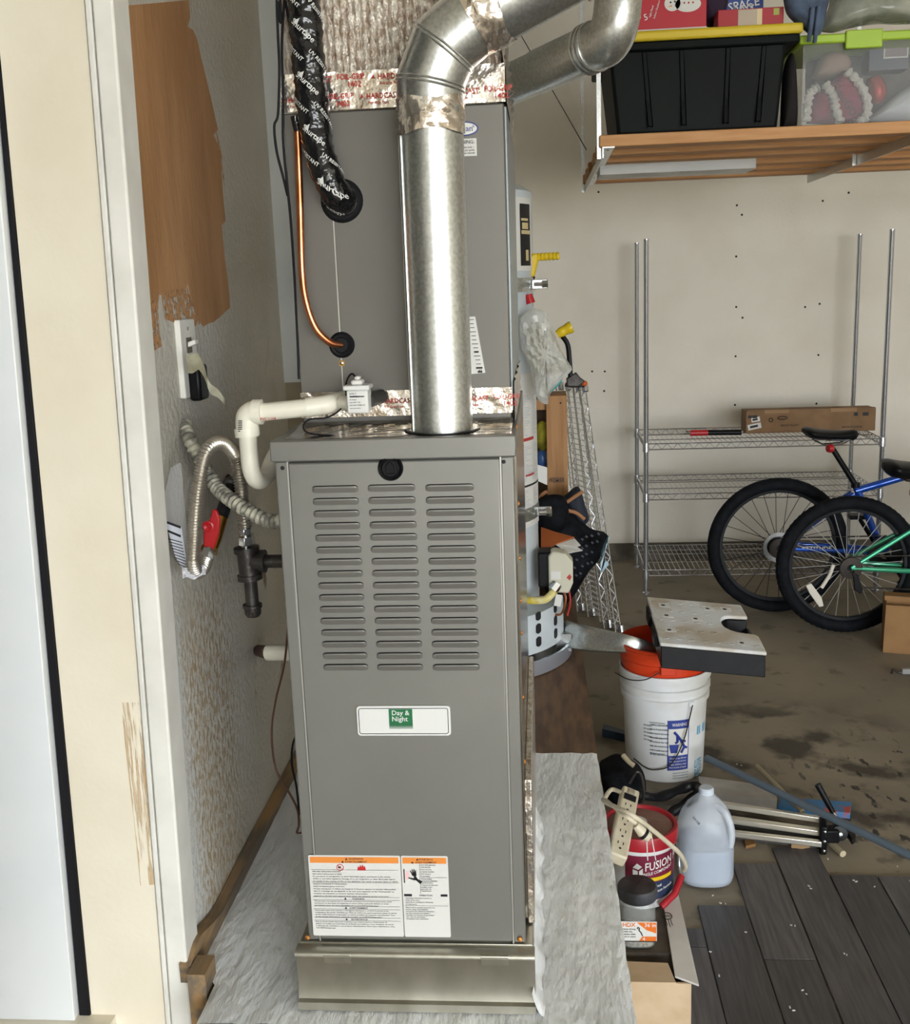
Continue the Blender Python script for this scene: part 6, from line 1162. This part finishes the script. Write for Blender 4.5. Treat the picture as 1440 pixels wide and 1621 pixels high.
MB().box(xa2 - .035, xb2 + .045, YT_ - .032, YT_ + .53, z1_ - .002, z1_ + .03).build('lid', mat('tote_yellow', S('d2b82c'), .45), tt_, bevel=.01, seg=3)
# clear bin with green lid
xc0, xc1 = pt(1268, 190).x, pt(1268, 190).x + .62; zc1 = pt(1300, 70).z
cb2 = thing('clear_bin', 'clear plastic storage bin with a lime green lid, holding holiday decorations', 'storage bin', ((xc0 + xc1) / 2, YT_ + .2, z0_))
cbm = mat('cloudy_bin', S('b9bcbe'), .22, alpha=.16, spec=.5)
sh = MB()
for (x0_, x1_, y0_, y1_) in ((xc0, xc1, YT_, YT_ + .004), (xc0, xc1, YT_ + .41, YT_ + .414), (xc0, xc0 + .004, YT_ + .004, YT_ + .41), (xc1 - .004, xc1, YT_ + .004, YT_ + .41)): sh.box(x0_, x1_, y0_, y1_, z0_ + .003, zc1)
sh.box(xc0, xc1, YT_, YT_ + .414, z0_, z0_ + .003); sh.build('bin', cbm, cb2)
lime = mat('lime_lid', S('a3c23a'), .45); MB().box(xc0 - .015, xc1 + .015, YT_ - .015, YT_ + .43, zc1, zc1 + .028).build('lid', lime, cb2, bevel=.006)
lx0, lx1 = pt(1336, 50).x, pt(1394, 50).x; MB().box(lx0, lx1, YT_ - .024, YT_ - .008, zc1 - .022, zc1 + .034).build('latch', lime, cb2, bevel=.004)
mar = mat('maroon_felt', S('8a3346'), .9, bump=.4, bs=60); cot = mat('white_fleece', S('d3cfc6'), .95, bump=.8, bs=90)
YI = YT_ + .03
stk = thing('holiday_stocking', 'maroon stocking with white fleece trim and handwritten name inside the clear bin', 'stocking', P(1320, 190, Y=YI + .05))
blob([(1278, 195), (1286, 150), (1310, 135), (1335, 112), (1352, 120), (1372, 150), (1370, 180), (1340, 195)], YI + .06, .055, 'body', mar, stk)
for pth in (((1276, 192), (1278, 165), (1284, 145), (1296, 138)), ((1305, 132), (1318, 150), (1322, 170), (1330, 195)), ((1340, 112), (1358, 130), (1372, 158), (1372, 185)), ((1372, 185), (1355, 196))):
    q = cr([P(x, y, Y=YI) for x, y in pth], 6); MB().tube(q, [.014 + .004 * math.sin(i * 2.3) for i in range(len(q))], 10).build('fleece_trim', cot, stk, ang=60)
t_ = MB().text('HansGO', P(1316, 135, Y=YI - .016), V((.55, 0, -.83)), V((.83, 0, .55)), .024, maxw=.13); t_.build('name_letters', M['ink'], stk)
blob([(1372, 125), (1390, 120), (1402, 145), (1392, 165), (1376, 160)], YI + .06, .04, 'red_ornament', mat('red_foil', S('a8352f'), .25, .4), None, label='shiny red ornament inside the clear bin', cat='ornament')
blob([(1370, 192), (1400, 165), (1430, 140), (1455, 140), (1460, 192)], YI + .07, .05, 'white_bag', mat('pale_bag', S('b9bec2'), .35), None, label='pale bag of decorations in the bottom right of the clear bin', cat='bag')
blob([(1285, 125), (1300, 90), (1330, 82), (1345, 105), (1320, 125)], YI + .14, .06, 'peach_pillow', mat('peach_cloth', S('a98f80'), .8), None, label='dull peach cloth bundle at the top left of the clear bin', cat='cloth')
gh_ = thing('gingerbread_box', 'dark grey gift box with a white house picture inside the clear bin', 'box', P(1400, 110, Y=YI + .12)); a, b = P(1375, 112, Y=YI + .1), P(1440, 62, Y=YI + .1)
MB().box(a.x, b.x, YI + .1, YI + .2, a.z, b.z).build('box', mat('box_slate', S('575a6a'), .6), gh_); MB().box(a.x + .045, a.x + .125, YI + .097, YI + .1, a.z + .035, a.z + .085).build('picture', M['paper'], gh_); MB().box(a.x + .05, a.x + .12, YI + .095, YI + .097, a.z + .04, a.z + .08).build('picture_field', mat('print_mauve', S('8d7f86'), .6), gh_)
blob([(1276, 196), (1276, 100), (1300, 78), (1380, 80), (1450, 95), (1460, 196)], YI + .27, .08, 'grey_blanket', mat('grey_blanket', S('6a6563'), .9, col2=S('4a4645'), vs=12), None, label='dark grey folded blanket filling the back of the clear bin', cat='blanket')
blob([(1236, 206), (1240, 120), (1247, 90), (1256, 95), (1259, 204)], YT_ + .08, .06, 'dark_sack', mat('dark_sack', S('1f1a1c'), .9), None, label='dark sack standing between the black tote and the clear bin', cat='sack')
# boxes on the tote lid
zl_ = z1_ + .03; Yq = YT_ + .02
def pq(x, y): return P(x, y, Y=Yq)
b1_ = thing('light_set_box', 'red box of holiday lights with a snowman picture on the yellow lid', 'box', (pq(1050, 30).x, Yq + .05, zl_)); xa_, xb_ = pq(992, 40).x, pq(1118, 35).x
MB().box(xa_, xb_, Yq, Yq + .12, zl_, zl_ + .26).build('box', mat('box_red', S('b51f2e'), .45), b1_, bevel=.002)
MB().box(xa_ - .001, xb_, Yq - .003, Yq + .122, zl_, zl_ + .012).build('box_bottom_edge', M['paper'], b1_)
yq = Yq - .001
cx_, cz_ = pq(1064, 8).x, pq(1064, 8).z
def disc(c, r, rz_, y): return MB().prism([V((c[0] + r * math.cos(i * PI / 12), y, c[1] + rz_ * math.sin(i * PI / 12))) for i in range(24)], (0, -.0006, 0))
disc((cx_, cz_ + .005), .026, .024, yq).build('snowman_head', M['white'], b1_); disc((cx_ + .05, cz_ + .0), .042, .024, yq).build('snowman_body', M['white'], b1_); disc((cx_ - .006, cz_ + .008), .003, .003, yq - .001).build('snowman_eye', M['ink'], b1_); disc((cx_ + .008, cz_ + .01), .003, .003, yq - .001).build('snowman_eye', M['ink'], b1_)
for k in range(3): disc((cx_ + .038 + k * .014, cz_ + .004), .003, .003, yq - .001).build('snowman_button', M['redink'], b1_)
MB().prism([V((cx_ - .002, yq - .001, cz_)), V((cx_ - .016, yq - .001, cz_ - .006)), V((cx_ - .001, yq - .001, cz_ - .005))], (0, -.0005, 0)).build('snowman_nose', M['orangeink'], b1_)
MB().box(pq(1001, 20).x, pq(1014, 20).x, yq - .0006, yq, pq(1005, 30).z, pq(1005, 12).z).build('barcode_panel', M['paper'], b1_)
t_ = MB().text('5', (pq(1020, 33).x, yq - .001, pq(1020, 33).z), V((.9, 0, .3)), V((-.3, 0, .9)), .02); t_.text('Light Panel', (pq(1029, 28).x, yq - .001, pq(1029, 28).z), V((.3, 0, .95)), V((-.95, 0, .3)), .006); t_.text('Indoor Outdoor', (pq(1036, 30).x, yq - .001, pq(1036, 30).z), V((.3, 0, .95)), V((-.95, 0, .3)), .006); t_.build('box_letters', M['white'], b1_)
b2_ = thing('red_gift_box', 'low red and cream box at the right end of the yellow lid', 'box', (pq(1190, 30).x, Yq + .05, zl_)); xa_, xb_ = pq(1136, 35).x, pq(1240, 30).x
MB().box(xa_, xb_, Yq, Yq + .1, zl_, pq(1190, 13).z).build('box', mat('box_red2', S('a82730'), .5), b2_, bevel=.002); zq = pq(1190, 13).z
MB().box(pq(1168, 20).x, pq(1198, 20).x, yq - .0006, yq, zl_ + .003, zq - .003).build('photo_panel', mat('panel_cream', S('b9ab98'), .6), b2_); MB().box(pq(1198, 20).x, pq(1206, 20).x, yq - .0006, yq, zl_ + .003, zq - .003).build('photo_panel', mat('panel_buff', S('d9c9a0'), .6), b2_); MB().box(pq(1224, 20).x, pq(1233, 20).x, yq - .0006, yq, zl_ + .035, zq - .004).build('price_sticker', mat('sticker_green', S('a9b45a'), .6), b2_)
b3_ = thing('storage_bag_box', 'blue box with white lettering behind the low red box', 'box', (pq(1180, 5).x, Yq + .2, zl_)); xa_, xb_ = P(1140, 5, Y=Yq + .13).x, P(1208, 5, Y=Yq + .13).x
MB().box(xa_, xb_, Yq + .13, Yq + .2, zl_, zl_ + .25).build('box', mat('box_blue', S('24418a'), .5), b3_); zz_ = P(1160, 13, Y=Yq + .13).z
t_ = MB().text('SPACE', (xb_ - .012, Yq + .129, zz_ + .006), V((.98, 0, .15)), V((-.15, 0, .98)), .026, 'R', maxw=.14).text('BAG', (xa_ + .045, Yq + .129, zz_ - .02), V((.98, 0, .15)), V((-.15, 0, .98)), .024); t_.build('box_letters', M['white'], b3_)
blob([(1108, -5), (1150, -10), (1146, 25), (1130, 42), (1112, 35)], Yq + .14, .05, 'purple_bundle', mat('dark_purple_cloth', S('2f2036'), .8), None, label='dark purple bundle between the red boxes on the yellow lid', cat='cloth')
dn_ = thing('denim_bag', 'slate blue fabric bag with hanging straps between the two bins', 'bag', P(1280, 40, Y=YT_ + .06))
blob([(1238, -20), (1310, -20), (1308, 15), (1300, 50), (1290, 58), (1268, 42), (1245, 20)], YT_ - .0, .05, 'body', mat('denim', S('56667e'), .8, col2=S('434f63'), vs=20), dn_)
for a, b in (((1296, 10), (1289, 68)), ((1286, 12), (1280, 66))): MB().tube([P(*a, Y=YT_ - .06), P(*b, Y=YT_ - .045)], .007, 8).build('strap', mat('denim', S('56667e'), .8), dn_)
blob([(1298, 48), (1312, 10), (1330, -25), (1470, -25), (1470, 30), (1400, 34), (1350, 42), (1320, 50)], YT_ + .09, .09, 'vinyl_bag', mat('clear_vinyl', S('b4b4a6'), .14, alpha=.75, col2=S('7f8478'), vs=9, bump=.6, bs=9), None, label='wrinkled clear vinyl bag on top of the lime green lid', cat='bag')
